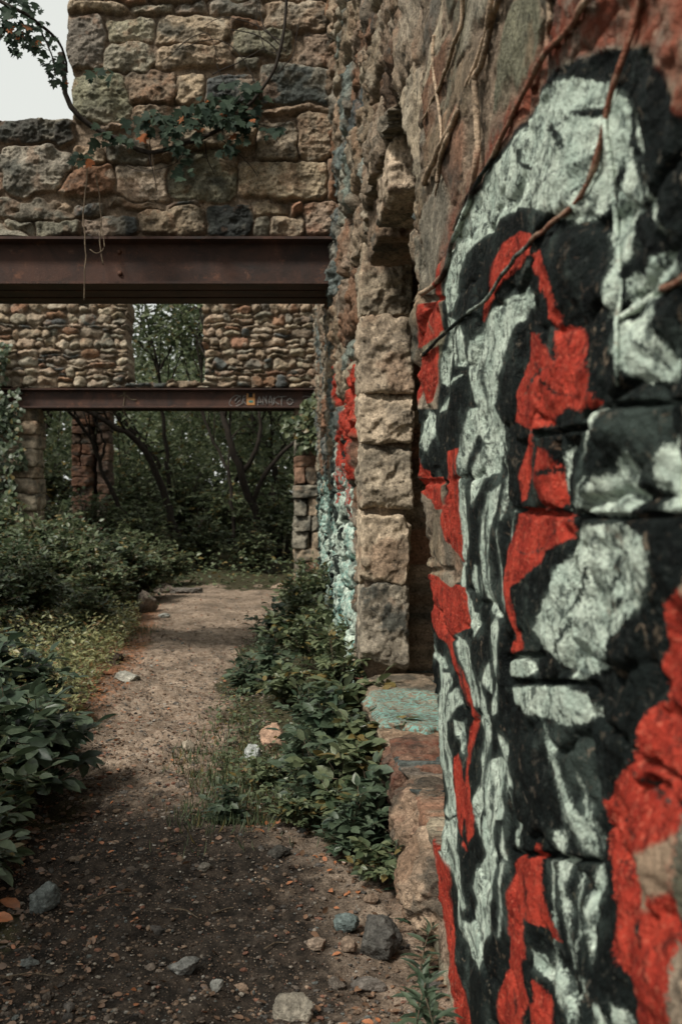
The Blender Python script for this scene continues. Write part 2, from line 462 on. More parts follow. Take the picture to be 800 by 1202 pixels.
WHITE = [
 [(528,345),(533,300),(545,250),(570,205),(600,160),(625,120),(645,100),(672,92),(700,98),(715,112),(720,130),(722,160),(714,190),(706,225),(696,250),(680,262),(655,250),(625,243),(600,243),(580,262),(560,280),(548,298),(540,325),(536,362),(529,368)],
 [(722,125),(730,150),(738,185),(750,215),(756,235),(748,250),(738,262),(748,285),(744,300),(730,312),(722,350),(716,372),(712,300),(702,272),(712,240),(720,200)],
 [(735,330),(742,320),(756,325),(766,302),(785,296),(800,310),(800,330),(772,345),(750,362),(738,372)],
 [(735,380),(752,372),(765,358),(772,370),(776,392),(786,420),(800,430),(800,446),(765,448),(748,432),(737,410)],
 [(562,400),(575,370),(590,352),(618,337),(632,350),(632,360),(612,366),(598,385),(590,412),(583,445),(578,480),(570,500),(560,470),(556,430),(558,400)],
 [(556,480),(566,478),(565,500),(558,515),(553,535),(547,560),(544,578),(541,560),(546,530),(552,500)],
 [(565,478),(578,478),(584,500),(586,520),(578,518),(568,520),(562,510)],
 [(580,518),(584,530),(578,555),(566,560),(561,575),(556,592),(555,570),(556,550),(560,535),(568,522)],
 [(548,570),(547,600),(549,640),(546,655),(543,665),(545,690),(553,715),(556,740),(550,735),(541,690),(540,650),(541,610),(542,580)],
 [(587,568),(582,595),(574,630),(571,650),(573,670),(574,690),(580,710),(583,725),(577,720),(568,690),(563,670),(563,640),(566,610),(572,580)],
 [(553,663),(560,665),(564,690),(562,697),(555,695),(552,680)],
 [(529,372),(545,378),(552,395),(552,430),(545,430),(538,410),(535,395),(530,425),(525,455),(518,450),(520,420),(526,400)],
 [(520,478),(540,448),(534,460),(525,480),(518,484)],
 [(497,500),(505,482),(514,488),(512,515),(505,530),(498,525)],
 [(660,668),(672,650),(688,628),(705,618),(745,615),(775,635),(778,650),(775,680),(765,700),(745,720),(735,740),(712,745),(708,770),(700,785),(690,790),(675,800),(665,785),(655,770),(640,755),(632,740),(638,725),(645,710),(655,690)],
 [(695,590),(715,570),(725,560),(738,555),(745,540),(755,530),(758,540),(760,560),(755,600),(740,605),(720,605),(700,600)],
 [(775,550),(780,530),(800,510),(810,560),(810,600),(785,600),(783,580),(775,565)],
 [(672,522),(676,522),(672,560),(676,600),(670,602),(667,570),(669,540)],
 [(705,530),(712,505),(722,480),(733,480),(728,505),(718,525),(708,538)],
 [(597,785),(605,770),(618,770),(630,778),(632,790),(618,795),(600,793)],
 [(598,808),(630,806),(660,805),(680,815),(692,835),(680,848),(662,852),(640,842),(622,838),(608,825)],
 [(638,850),(645,880),(655,920),(668,950),(675,962),(662,965),(655,935),(646,900),(638,875)],
 [(660,958),(676,958),(683,985),(685,1005),(680,1010),(671,990)],
 [(684,1015),(697,1012),(701,1040),(700,1080),(700,1120),(697,1142),(688,1118),(682,1080),(681,1050),(684,1035)],
 [(646,975),(658,975),(658,1020),(656,1050),(661,1060),(665,1135),(661,1135),(657,1070),(652,1050),(647,1010)],
 [(638,1118),(655,1150),(660,1180),(660,1205),(650,1180),(642,1155),(637,1138)],
 [(681,1150),(687,1152),(688,1205),(681,1205)], [(700,1180),(710,1178),(715,1205),(698,1205)], [(722,1178),(735,1185),(742,1205),(722,1205)],
 [(504,745),(509,765),(518,772),(522,770),(524,785),(516,785),(508,772)],
 [(518,790),(528,790),(530,800),(525,815),(522,835),(525,850),(523,870),(526,885),(528,905),(527,920),(530,935),(527,955),(521,960),(516,955),(520,935),(516,905),(512,880),(511,845),(513,815)],
 [(527,815),(536,808),(540,825),(535,832),(530,840),(524,850),(525,830)],
 [(533,845),(540,848),(543,865),(543,885),(540,880),(535,860)],
 [(535,745),(545,752),(551,770),(556,800),(560,830),(555,830),(548,800),(540,775)], [(552,718),(558,720),(559,740),(555,748),(552,735)],
 [(574,735),(580,725),(585,740),(583,765),(582,800),(583,835),(575,840),(578,800),(574,770)], [(566,785),(569,777),(572,800),(574,815),(568,810),(564,800)],
 [(561,800),(565,820),(570,845),(570,870),(566,900),(568,930),(566,960),(556,955),(562,920),(560,890),(563,860),(558,845),(562,835)],
 [(570,895),(582,888),(590,895),(600,905),(605,925),(595,915),(592,940),(590,962),(572,962),(568,930)],
 [(580,860),(590,868),(597,890),(605,925),(598,905),(588,890)],
 [(512,958),(520,965),(530,958),(530,990),(537,1020),(540,1045),(545,1065),(540,1070),(530,1045),(524,1025),(517,1010),(513,990)],
 [(558,960),(572,958),(582,958),(583,1000),(584,1030),(580,1060),(579,1095),(570,1108),(569,1125),(568,1138),(560,1137),(548,1120),(542,1100),(540,1080),(552,1085),(560,1060),(555,1040),(562,1020),(573,1005),(568,985)],
 [(620,1115),(630,1120),(640,1150),(636,1150),(625,1135)],
]
RED = [
 [(567,375),(573,340),(580,305),(590,285),(605,272),(622,275),(628,285),(612,310),(590,330),(578,355),(568,378)],
 [(628,300),(640,292),(655,305),(663,330),(668,370),(666,388),(660,384),(655,355),(645,325),(632,312)],
 [(622,400),(632,390),(643,393),(655,415),(664,425),(662,385),(672,383),(690,392),(700,425),(705,455),(713,475),(700,482),(675,478),(668,485),(650,500),(630,505),(612,495),(606,475),(607,445)],
 [(500,357),(522,352),(523,385),(516,395),(498,408),(494,408)], [(519,330),(526,305),(525,350),(521,358)],
 [(497,420),(517,406),(516,445),(510,470),(503,474),(500,450),(497,440)], [(488,470),(490,435),(500,425),(498,450),(493,478)],
 [(491,485),(495,530),(500,548),(508,562),(502,564),(495,550),(490,535)], [(498,562),(522,560),(524,597),(513,598),(500,580),(496,575)],
 [(530,530),(545,526),(543,555),(541,600),(541,660),(535,650),(525,635),(521,610),(526,590),(528,560)],
 [(498,672),(515,678),(528,690),(535,686),(545,690),(547,722),(549,735),(533,745),(531,755),(538,780),(545,800),(551,815),(556,840),(550,837),(543,810),(533,785),(525,755),(515,745),(508,735),(500,722)],
 [(498,715),(503,715),(502,755),(499,745)],
 [(553,836),(556,845),(551,880),(549,910),(552,930),(558,960),(559,978),(552,988),(545,1000),(540,990),(538,960),(533,940),(530,915),(532,890),(536,883),(541,895),(546,930),(547,915),(546,890),(549,855)],
 [(507,958),(512,965),(513,1000),(520,1020),(520,1040),(518,1050),(522,1075),(528,1110),(538,1150),(548,1205),(536,1205),(526,1150),(518,1100),(511,1065),(508,1040),(510,1010),(506,985)],
 [(600,1020),(610,1002),(622,1010),(625,990),(629,990),(630,1030),(635,1065),(637,1080),(632,1088),(612,1078),(614,1120),(608,1137),(600,1118),(596,1090),(597,1050)],
 [(592,1145),(598,1120),(608,1118),(613,1148),(622,1175),(612,1190),(612,1205),(585,1205),(586,1175)],
 [(625,1150),(640,1175),(642,1205),(620,1205),(622,1180),(628,1178)], [(634,1060),(640,1075),(648,1105),(640,1100),(634,1085)],
 [(640,525),(655,530),(664,560),(665,590),(655,598),(640,595),(636,580),(633,560),(636,540)],
 [(615,545),(625,515),(635,508),(628,545),(622,585),(615,590),(613,560)],
 [(610,595),(630,597),(645,600),(665,606),(672,620),(668,632),(650,645),(640,655),(620,680),(608,690),(612,720),(618,755),(613,757),(606,722),(598,690),(598,665),(600,640),(605,625)],
 [(600,756),(618,750),(620,762),(605,767)],
 [(815,690),(792,708),(788,755),(778,780),(776,800),(785,820),(770,830),(760,865),(750,868),(745,882),(735,900),(715,925),(708,940),(692,935),(693,955),(696,965),(704,1000),(712,1040),(720,1060),(728,1080),(725,1100),(722,1115),(735,1135),(750,1145),(762,1170),(765,1210),(815,1210)],
]
BLACK = [[(527,330),(545,238),(600,150),(650,82),(700,58),(745,55),(775,75),(815,140),(815,1210),(548,1210),(530,1130),(516,1070),(508,960),(508,850),(500,745),(498,700),(530,690),(540,680),(540,620),(528,600),(523,565),(498,560),(490,530),(492,480),(515,480),(517,440),(522,400)]]
WASH = [[(532,262),(552,205),(575,150),(606,90),(650,20),(664,-20),(815,-20),(815,150),(775,72),(745,52),(700,55),(650,80),(600,150),(565,200),(545,242),(530,330),(520,330)]]
BARE = [[(755,1020),(770,1005),(815,980),(815,1045),(785,1055),(775,1070),(765,1065),(757,1045)]]
DARKLINES = [  # strokes of the dark coat over the pale paint
 [(640,152),(655,143),(669,158),(673,186),(668,176),(654,154),(643,160)], [(672,130),(700,124),(706,136),(690,138),(676,136)],
 [(602,176),(608,172),(606,190),(616,196),(624,192),(622,200),(608,200),(602,190)],
 [(735,305),(762,298),(764,312),(748,322),(736,318)],
 [(660,745),(668,728),(676,722),(668,740),(658,765),(652,770)], [(700,640),(703,640),(701,680),(685,682),(698,676)], [(720,712),(735,700),(742,706),(728,716)],
 [(770,300),(776,300),(777,318),(772,318)],
]

def poly_sdf(polys, X0, Y0, W, H, cap=14.0):
    out = np.full((H, W), -cap, f32)
    for P in polys:
        P = np.asarray(P, f32)
        x0, x1 = int(max(P[:, 0].min() - cap, X0)), int(min(P[:, 0].max() + cap, X0 + W - 1))
        y0, y1 = int(max(P[:, 1].min() - cap, Y0)), int(min(P[:, 1].max() + cap, Y0 + H - 1))
        if x1 <= x0 or y1 <= y0: continue
        gx, gy = np.meshgrid(np.arange(x0, x1 + 1, dtype=f32), np.arange(y0, y1 + 1, dtype=f32))
        d2 = np.full(gx.shape, 1e9, f32); ins = np.zeros(gx.shape, bool)
        Q = np.roll(P, -1, 0)
        for a, b in zip(P, Q):
            e = b - a; wx, wy = gx - a[0], gy - a[1]
            t = np.clip((wx * e[0] + wy * e[1]) / (e @ e + 1e-9), 0, 1)
            d2 = np.minimum(d2, (wx - e[0] * t) ** 2 + (wy - e[1] * t) ** 2)
            c = (a[1] <= gy) != (b[1] <= gy)
            with np.errstate(divide='ignore', invalid='ignore'):
                xi = a[0] + (gy - a[1]) / (e[1] if e[1] != 0 else 1e-9) * e[0]
            ins ^= c & (gx < xi)
        s = np.sqrt(d2) * np.where(ins, 1, -1)
        sl = out[y0 - Y0:y1 - Y0 + 1, x0 - X0:x1 - X0 + 1]
        np.maximum(sl, np.clip(s, -cap, cap), out=sl)
    return out

CX0, CY0, CW, CH = 476, -30, 345, 1250
_w = poly_sdf(WHITE, CX0, CY0, CW, CH); _k2 = poly_sdf(DARKLINES, CX0, CY0, CW, CH)
_w = np.minimum(_w, -_k2)
DARK_STROKES = [([(540,295),(546,325),(543,362)], 3), ([(566,420),(567,460),(574,500)], 2.6), ([(584,366),(600,353),(620,350)], 2.2), ([(520,795),(517,850),(521,900),(524,945)], 2.4), ([(575,905),(579,950),(580,1005)], 2.2), ([(560,840),(566,880),(562,930)], 2),
 ([(519,985),(530,1030),(545,1062)], 3), ([(548,1090),(560,1122)], 2.2), ([(690,1022),(694,1075),(693,1120)], 3.4), ([(640,425),(660,458),(692,466)], 4), ([(640,556),(660,552)], 8), ([(606,255),(640,215),(690,188)], 2.4), ([(705,640),(690,690),(672,730),(654,768)], 5), ([(738,640),(726,690),(712,738)], 4),
 ([(662,702),(690,682),(722,692)], 3), ([(560,1100),(575,1060),(578,1020)], 2.4), ([(612,470),(640,440),(660,430)], 3), ([(690,120),(660,150),(636,205)], 3), ([(700,150),(690,200),(672,240)], 3), ([(748,390),(770,410),(780,435)], 4), ([(736,345),(760,340),(790,330)], 3), ([(510,700),(520,720),(532,730)], 2), ([(505,372),(512,392)], 2), ([(545,760),(553,800),(557,825)], 2),
 ([(606,640),(622,650),(640,640),(655,622)], 2.4), ([(720,1010),(750,1040),(770,1090),(790,1150)], 5), ([(720,960),(750,985),(770,980)], 4), ([(760,900),(780,930),(810,945)], 5), ([(745,640),(756,680),(745,712)], 5), ([(610,1020),(618,1050),(614,1078)], 2.4), ([(600,1160),(606,1185),(602,1202)], 2.4)]
DARK_STROKES += [([(513,800),(509,850),(511,900),(514,960)], 3), ([(530,835),(528,880),(532,925)], 4), ([(536,760),(541,800),(549,835)], 3), ([(562,720),(564,770),(562,800)], 4), ([(547,960),(549,1010),(556,1040)], 5), ([(567,860),(570,900),(566,960),(570,1000)], 3), ([(590,900),(592,960),(596,1010),(592,1090)], 6), ([(551,600),(553,650),(550,690)], 4), ([(562,590),(560,650),(561,700),(570,745)], 4), ([(538,590),(541,520),(548,480)], 2.6), ([(578,560),(570,610),(569,660),(577,710)], 3), ([(556,430),(553,480),(548,530)], 3), ([(540,380),(546,410),(545,440)], 3), ([(575,400),(566,440),(572,480)], 2.4)]
PALE_STROKES = [([(527,480),(538,452),(550,440)], 3), ([(508,765),(516,782),(520,800)], 3), ([(590,970),(592,1040),(588,1100)], 2), ([(603,930),(606,1000)], 1.6), ([(668,905),(680,960),(692,1008)], 2.4), ([(735,110),(748,150),(760,200)], 5), ([(760,215),(770,250),(790,275)], 4), ([(600,600),(603,660),(600,720)], 1.8), ([(585,620),(590,680),(596,735)], 2), ([(640,1010),(644,1060),(643,1120)], 2), ([(668,1020),(672,1090),(668,1150)], 1.8),
 ([(530,1010),(533,1060),(540,1100)], 2), ([(586,520),(592,560),(590,610)], 2.2), ([(715,560),(700,575),(690,600)], 3)]
def stroke_sdf(strokes, cap=14.):
    out = np.full((CH, CW), -cap, f32); gx, gy = np.meshgrid(np.arange(CX0, CX0 + CW, dtype=f32), np.arange(CY0, CY0 + CH, dtype=f32))
    for pts, wd in strokes:
        Q = smooth_line([(a, b, 0) for a, b in pts], 14)[:, :2]
        x0, x1 = int(max(Q[:, 0].min() - 15 - CX0, 0)), int(min(Q[:, 0].max() + 15 - CX0, CW)); y0, y1 = int(max(Q[:, 1].min() - 15 - CY0, 0)), int(min(Q[:, 1].max() + 15 - CY0, CH))
        X, Y = gx[y0:y1, x0:x1], gy[y0:y1, x0:x1]; d = np.full(X.shape, 99., f32)
        for k in range(13):
            a, b = Q[k], Q[k + 1]; e = b - a; t = np.clip(((X - a[0]) * e[0] + (Y - a[1]) * e[1]) / (e @ e + 1e-9), 0, 1)
            d = np.minimum(d, np.hypot(X - a[0] - e[0] * t, Y - a[1] - e[1] * t) - wd * .5 * (1 - .6 * abs((k / 12) * 2 - 1) ** 2) + .0)
        sl = out[y0:y1, x0:x1]; np.maximum(sl, np.clip(-d, -cap, cap), out=sl)
    return out
_ds = stroke_sdf(DARK_STROKES)
RAST = {'pw': _w, 'pr': poly_sdf(RED, CX0, CY0, CW, CH), 'pk': poly_sdf(BLACK, CX0, CY0, CW, CH), 'pb': poly_sdf(WASH, CX0, CY0, CW, CH), 'pn': poly_sdf(BARE, CX0, CY0, CW, CH)}

RAST['pw'] = np.minimum(np.maximum(RAST['pw'], stroke_sdf(PALE_STROKES)), -_ds); RAST['pr'] = np.minimum(RAST['pr'], -_ds)
def paint_at(y, z):
    px, py = chart(y, z)
    fx = np.clip(px - CX0, 0, CW - 1.001); fy = np.clip(py - CY0, 0, CH - 1.001)
    ix, iy = fx.astype(int), fy.astype(int); tx, ty = (fx - ix).astype(f32), (fy - iy).astype(f32)
    off = ((px < CX0) | (px > CX0 + CW + 30) | (py < CY0 - 60) | (py > CY0 + CH + 60) | (y > 3.9))
    A = {}
    for k, r in RAST.items():
        v = (r[iy, ix] * (1 - tx) + r[iy, np.minimum(ix + 1, CW - 1)] * tx) * (1 - ty) + (r[np.minimum(iy + 1, CH - 1), ix] * (1 - tx) + r[np.minimum(iy + 1, CH - 1), np.minimum(ix + 1, CW - 1)] * tx) * ty
        A[k] = np.where(off, -14, v).astype(f32)
    A['pt'] = np.full(len(y), -14, f32)
    # painting further along the wall, beyond the niche
    far = y > 6.7
    q = np.stack([y * 1.3, z * 1.1, y * 0], -1)
    n = fbm(q, 4, seed=5) ; n2 = fbm(q * 2.1 + 4, 4, seed=8)
    tw = np.minimum(14 * (1.75 - z) + 9 * n, 12 - 20 * np.abs(n2) ** 2) - 10 * sstep(17, 18.5, y)
    A['pw'] = np.where(far, np.clip(tw * .6 + 4 * n2 - 3, -14, 14) - 14 * sstep(7.25, 7.0, y), A['pw'])
    tr = 9 - np.abs(z - 1.95 - .2 * n) * 22 + 7 * n2
    A['pr'] = np.where(far, np.clip(np.minimum(tr - 2, 7 - np.abs(y - 7.9) * 9) + 4 * n2, -14, 14), A['pr'])
    tr2 = np.where(far & (y < 7.1) & (z < 1.6), 3 + 10 * n2, -14); A['pb'] = np.maximum(A['pb'], np.clip(tr2, -14, 14)).astype(f32)
    A['pk'] = np.where(far & (z < 2.0), np.clip(8 * n - 3 + 10 * (1.2 - np.abs(z - .9)), -14, 14) - 14 * sstep(7.4, 7.1, y), A['pk'])
    A['pt'] = np.where(far & (z < 1.8), np.clip(9 * n2 - 1 - 14 * sstep(7.4, 7.1, y), -14, 14), A['pt'])
    return {k: np.asarray(v, f32) for k, v in A.items()}

# ------------------------------------------------------------------ the long right-hand wall
def wall_x(y, z):
    x = np.interp(y, [-2, 3.4, 6.8, 8.6, 14, 19.8, 24], [WX, WX, .485, .43, .50, .60, .66])
    s = np.interp(y, [-2, 3.4, 6.8, 8.6], [.3, .3, .5, 1.0])
    return x + .035 * s * (1 - z / 1.5)

def wall_stones():
    st = []
    # the big boulders of the painted stretch (chart rectangles -> wall metres)
    rects = [(672,610,830,800),(670,478,830,604),(600,505,668,600),(602,380,716,503),(722,328,830,474),(596,598,672,768),(640,255,722,380),(724,180,830,325),
             (610,90,722,250),(545,235,636,330),(566,335,604,500),(530,300,566,430),(497,180,545,345),(493,350,530,470),(526,432,566,560),(492,475,528,560),(497,565,527,668),(526,560,592,700),(498,672,535,780),(528,700,592,850),
             (596,772,690,860),(692,800,830,905),(690,910,830,1060),(600,865,690,1010),(540,850,598,1000),(508,785,542,960),(505,965,548,1110),(550,1005,600,1140),(602,1015,690,1150),(692,1065,830,1230),(585,1145,690,1260),(520,1115,584,1260),
             (726,40,830,178),(640,0,724,88),(560,110,608,232),(500,100,560,178),(575,0,640,108),(510,0,574,98)]
    for a in rects:
        x0, y0, x1, y1 = a
        Y1, Y0 = FP * WX / (x0 - VX), FP * WX / (x1 - VX); Ym = FP * WX / ((x0 + x1) / 2 - VX)
        z0, z1 = EYE + (VY - y1) * Ym / FP, EYE + (VY - y0) * Ym / FP
        st.append(((Y0 + Y1) / 2, (z0 + z1) / 2, (Y1 - Y0) / 2, (z1 - z0) / 2, rnd.gauss(0, .03), rnd.choice([TAN, GREY, OLIVE, GREY, BROWN])))
    near = list(st)
    def free(s):
        return not any(abs(s[0] - t[0]) < (t[2] + s[2]) * .75 and abs(s[1] - t[1]) < (t[3] + s[3]) * .75 for t in near)
    for s in gen_rows(-2, 3.6, -.4, 6.4, (.16, .34), (.2, .5), 3): 
        if free(s): st.append(s)
    st += gen_rows(3.5, 20, -.4, 6.4, (.2, .5), (.4, 1.25), 5, [TAN, TAN, PALE, PALE, BROWN, GREY, (.20, .225, .195), (.13, .15, .14), RUSTY])
    return st

JOINTS = [((664,604),(735,607)), ((735,607),(830,603)), ((604,598),(664,604)), ((640,510),(718,500)), ((597,772),(640,769)), ((600,800),(690,802)), ((596,770),(600,830)), ((745,880),(830,925)), ((690,620),(676,700)), ((742,350),(830,322)), ((498,566),(526,566)), ((497,670),(528,668)), ((720,478),(830,470)),
          ((664,520),(664,604)), ((690,800),(700,868)), ((600,1000),(690,1012)), ((500,352),(525,350)), ((700,640),(701,680))]
WST = wall_stones()
def wall_pos(y, z):
    near = y < 3.4 - 1e-6
    h, col = masonry(y, z, WST, 12, warp=.055, joint=.010, depth=.065, proud=.045, rough=.036, p=5.5, facet=1.4, lk=.8, low=np.interp(y, [1.0, 1.7, 2.1, 3.4, 3.9, 4.5, 9, 20], [.22, .20, .13, .12, .32, .55, .68, .95]).astype(f32))
    h = h - .004
    nr = y < 3.9
    Pn = np.stack([y[nr] * 9, z[nr] * 9, 0 * y[nr] + 2.2], -1)
    nf = np.interp(y[nr], [1.5, 2.2, 3.5, 3.9], [1, .42, .42, 1])
    h[nr] += .0065 * nf * fbm(Pn, 5, gain=.6, seed=140, ridged=True) + .017 * fbm(Pn * .35, 2, seed=141) * np.interp(y[nr], [1.7, 2.4], [1.2, .8])
    cx, cy = chart(y[nr], z[nr]); gro = np.full(nr.sum(), 99., f32)
    for (a, b) in JOINTS:
        dx, dy = b[0] - a[0], b[1] - a[1]; tt = np.clip(((cx - a[0]) * dx + (cy - a[1]) * dy) / (dx * dx + dy * dy), 0, 1)
        gro = np.minimum(gro, np.hypot(cx - a[0] - tt * dx, cy - a[1] - tt * dy))
    wv = 1 + .5 * fbm(Pn * 2, 3, seed=142)
    h[nr] -= .022 * np.interp(y[nr], [1.9, 2.4], [1, .5]) * (1 - sstep(1.5 * wv, 4.5 * wv, gro))
    big = .035 * fbm(np.stack([y * .9, z * .9, y * 0], -1), 3, seed=60)
    x = wall_x(y, z) - h + big * np.interp(y, [1, 4, 8], [.25, .45, .8])
    A = paint_at(y, z); A['col'] = col
    return np.stack([x, y, z], -1).astype(f32), A

def niche(y, z):   # opening of the blind window, ragged
    w = .03 * fbm(np.stack([y * 4, z * 4, y * 0], -1), 3, seed=70)
    edge = np.interp(z, [.2, .8, 1.6, 2.2, 2.7, 3.1, 3.4], [3.26, 3.44, 3.76, 3.90, 3.92, 4.15, 4.6])
    top = np.interp(y, [3.6, 4.2, 4.5, 5.1, 5.9, 6.9], [2.7, 3.3, 3.34, 3.24, 3.22, 3.2])
    return (y > edge + w) & (y < 7.12 + w * .5) & (z > .33 + w) & (z < top + w)

ysA = [-2.0]
while ysA[-1] < 3.7:
    y = ysA[-1]; ysA.append(y + (.06 if y < 1.0 else max(.0036, 1.15 * y * y / (FP * WX))))
ysA = np.array(ysA); JOIN = ysA[-1]
zsA = np.concatenate([np.arange(-.35, 3.5, .0045), np.linspace(3.5, 6.2, 60)])
VA, FA_, AA = sheet(ysA, zsA, wall_pos, lambda y, z: ~niche(y, z), (.72, 0, 0), back=False)
ysB = np.concatenate([np.arange(JOIN, 7.2, .017), np.arange(7.2, 12, .028), np.arange(12, 22.3, .05)])
zsB = np.arange(-.35, 6.2, .013)
VB, FB_, AB = sheet(ysB, zsB, wall_pos, lambda y, z: ~niche(y, z), (.72, 0, 0), back=False)
for V_, A_ in ((VA, AA), (VB, AB)):
    deep = V_[:, 0] > wall_x(V_[:, 1], V_[:, 2]) + .10
    for k in ('pw', 'pr', 'pk', 'pb', 'pn', 'pt'): A_[k][deep] = -14
g = Geo(); g.add(VA, None, FA_, **AA); g.add(VB, None, FB_, **AB)
kz = {k: -14.0 for k in ('pw', 'pr', 'pk', 'pb', 'pn', 'pt')}
box(g, 1.2, 1.45, -2, 22.2, -.4, 6.2, col=np.array(BROWN), **kz)
RW = g.build('stone_wall', M['mural'])
tag(RW, 'long rough stone wall on the right sprayed with red, black and pale grey graffiti', 'wall')

def rock_box(g, x0, x1, y0, y1, z0, z1, col, seed, rnd_=.25, amp=.02, res=14, facets=7, lic=.7, **at):
    """a hewn stone: rounded box with broken faces"""
    c = np.array([(x0 + x1) / 2, (y0 + y1) / 2, (z0 + z1) / 2]); h = np.array([(x1 - x0) / 2, (y1 - y0) / 2, (z1 - z0) / 2])
    n = res; lin = np.linspace(-1, 1, n); A, B = np.meshgrid(lin, lin, indexing='ij'); A, B = A.ravel(), B.ravel(); O = np.ones_like(A)
    fs = [np.stack(s, -1) for s in ((O, A, B), (-O, B, A), (B, O, A), (A, -O, B), (A, B, O), (B, A, -O))]
    P = np.concatenate(fs)
    i = np.arange(n - 1)[:, None] * n + np.arange(n - 1)[None, :]
    F = np.stack([i, i + n, i + n + 1, i + 1], -1).reshape(-1, 4)
    F = np.concatenate([F + k * n * n for k in range(6)])
    # rounding in metres
    r = rnd_ * h.min(); Q = P * h; inner = np.clip(Q, -(h - r), h - r); d = Q - inner
    L = np.linalg.norm(d, axis=1)[:, None]; Q = np.where(L > 1e-9, inner + d / np.maximum(L, 1e-9) * r, Q)
    D = Q / (np.linalg.norm(Q, axis=1)[:, None] + 1e-9)
    rs = np.random.RandomState(seed)
    for k in range(facets):
        nn = rs.normal(size=3); nn /= np.linalg.norm(nn)
        lim = (np.abs(nn) * h).sum() * rs.uniform(.70, .95)
        s = Q @ nn; ex = np.clip(s - lim, 0, None); Q = Q - ex[:, None] * nn * .85
    q = (Q + c) * 9 + seed * 3.3
    nse = amp * (fbm(q, 5, gain=.55, seed=seed) + .5 * fbm(q * 2.2, 4, seed=seed + 4, ridged=True) - .2)
    Q = Q + D * nse[:, None]
    V = Q + c
    # weld the six faces by rounding
    keyr = np.round(P * 1e4).astype(np.int64); _, first, inv = np.unique(keyr, axis=0, return_index=True, return_inverse=True)
    inv = inv.ravel()
    Vf = V[first]; cc = np.asarray(col, f32) * (1 + .2 * fbm(Vf * 6 + seed, 4, seed=seed))[:, None]
    li = (lic * sstep(.25, .75, fbm(Vf * 5 + seed * 1.3, 5, gain=.62, seed=seed + 60)))[:, None]; ru = (.45 * sstep(.3, .7, fbm(Vf * 4 + seed * 2.1, 4, seed=seed + 66)))[:, None]
    cc = cc * (1 - ru) + np.array((.22, .12, .07), f32) * ru; cc = cc * (1 - li) + np.array((.05, .053, .046), f32) * li
    g.add(V[first], None, inv[F], col=np.clip(cc, .01, .8), **{k: (v(V[first]) if callable(v) else v) for k, v in at.items()})

def bunch(**over):
    d = dict(kz); d.update(over); return d

# jamb: squared stones facing the camera at the far side of the niche
g = Geo(); Yj = 6.78
edges = [285, 371, 461, 521, 597, 686, 782]
cols = [(.33, .27, .195), (.39, .31, .225), (.40, .32, .23), (.34, .28, .205), (.42, .335, .24), (.25, .215, .165)]
for k in range(6):
    z1, z0 = EYE + (VY - edges[k]) * Yj / FP, EYE + (VY - edges[k + 1]) * Yj / FP
    xl = .46 + rnd.uniform(-.01, .02); xr = (483 + rnd.uniform(-5, 3) - VX) * Yj / FP
    rock_box(g, xl, xr, Yj - .04 + rnd.uniform(-.015, .015), Yj + .42, z0 + .004, z1 - .002, cols[k], 100 + k, .16, .020, 38, 6, .4 if k < 5 else .9)
box(g, .50, .775, Yj + .035, Yj + .45, .25, 3.25, col=MORTAR)
g.build('jamb', M['rock'], RW)
# stones over the niche
g = Geo()
rock_box(g, .49, .80, 5.75, 6.5, 2.99, 3.24, (.20, .145, .10), 120, .2, .02, 28)
rock_box(g, .475, .70, 4.95, 5.6, 3.0, 3.28, (.42, .33, .24), 121, .3, .025, 28)
rock_box(g, .60, .95, 4.9, 5.9, 3.42, 3.75, (.2, .16, .12), 122, .2, .03, 20)
rock_box(g, .60, .95, 4.0, 4.95, 3.38, 3.75, (.18, .15, .12), 123, .2, .03, 20)
g.build('lintel', M['rock'], RW)
# back of the niche, stones coloured dark to paint in the recess shade
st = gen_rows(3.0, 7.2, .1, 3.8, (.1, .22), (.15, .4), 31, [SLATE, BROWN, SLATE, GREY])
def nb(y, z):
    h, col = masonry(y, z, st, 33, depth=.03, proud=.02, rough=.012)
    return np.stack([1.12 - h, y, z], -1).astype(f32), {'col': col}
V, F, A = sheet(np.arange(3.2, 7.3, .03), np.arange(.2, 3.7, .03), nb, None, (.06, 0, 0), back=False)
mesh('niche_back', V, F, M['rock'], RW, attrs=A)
# sill: four worn stones
g = Geo()
def tealpaint(V): return np.where((V[:, 2] > .33), 14 - 22 * np.abs(V[:, 1] - 5.6) - 12 * np.abs(V[:, 0] - .66), -14)
def washp(V): return np.clip(5 * fbm(V * 5, 3, seed=77) + 4, -14, 14)
def redend(V): return np.where(V[:, 0] > .43, -30 - 60 * (V[:, 1] - 3.50) - 110 * np.abs(V[:, 2] - .2) + 6 * fbm(V * 14, 3, seed=78), -14) - 60 * np.clip(.2 - V[:, 2], 0, 1)
rock_box(g, .445, .95, 5.05, 6.85, .13, .365, (.27, .21, .15), 140, .7, .024, 36, 6, **bunch(pt=tealpaint))
rock_box(g, .44, .95, 4.32, 5.1, .12, .355, (.20, .13, .092), 141, .8, .026, 36, 7, **bunch(pb=lambda V: washp(V) - 5))
rock_box(g, .425, .95, 3.86, 4.36, .07, .335, (.28, .195, .135), 142, .95, .028, 36, 8, **bunch(pb=lambda V: washp(V) - 7))
rock_box(g, .40, .90, 3.40, 3.90, .0, .315, (.35, .255, .18), 143, 1.0, .028, 40, 9, **bunch(pr=redend))
g.build('window_sill', M['mural'], RW)

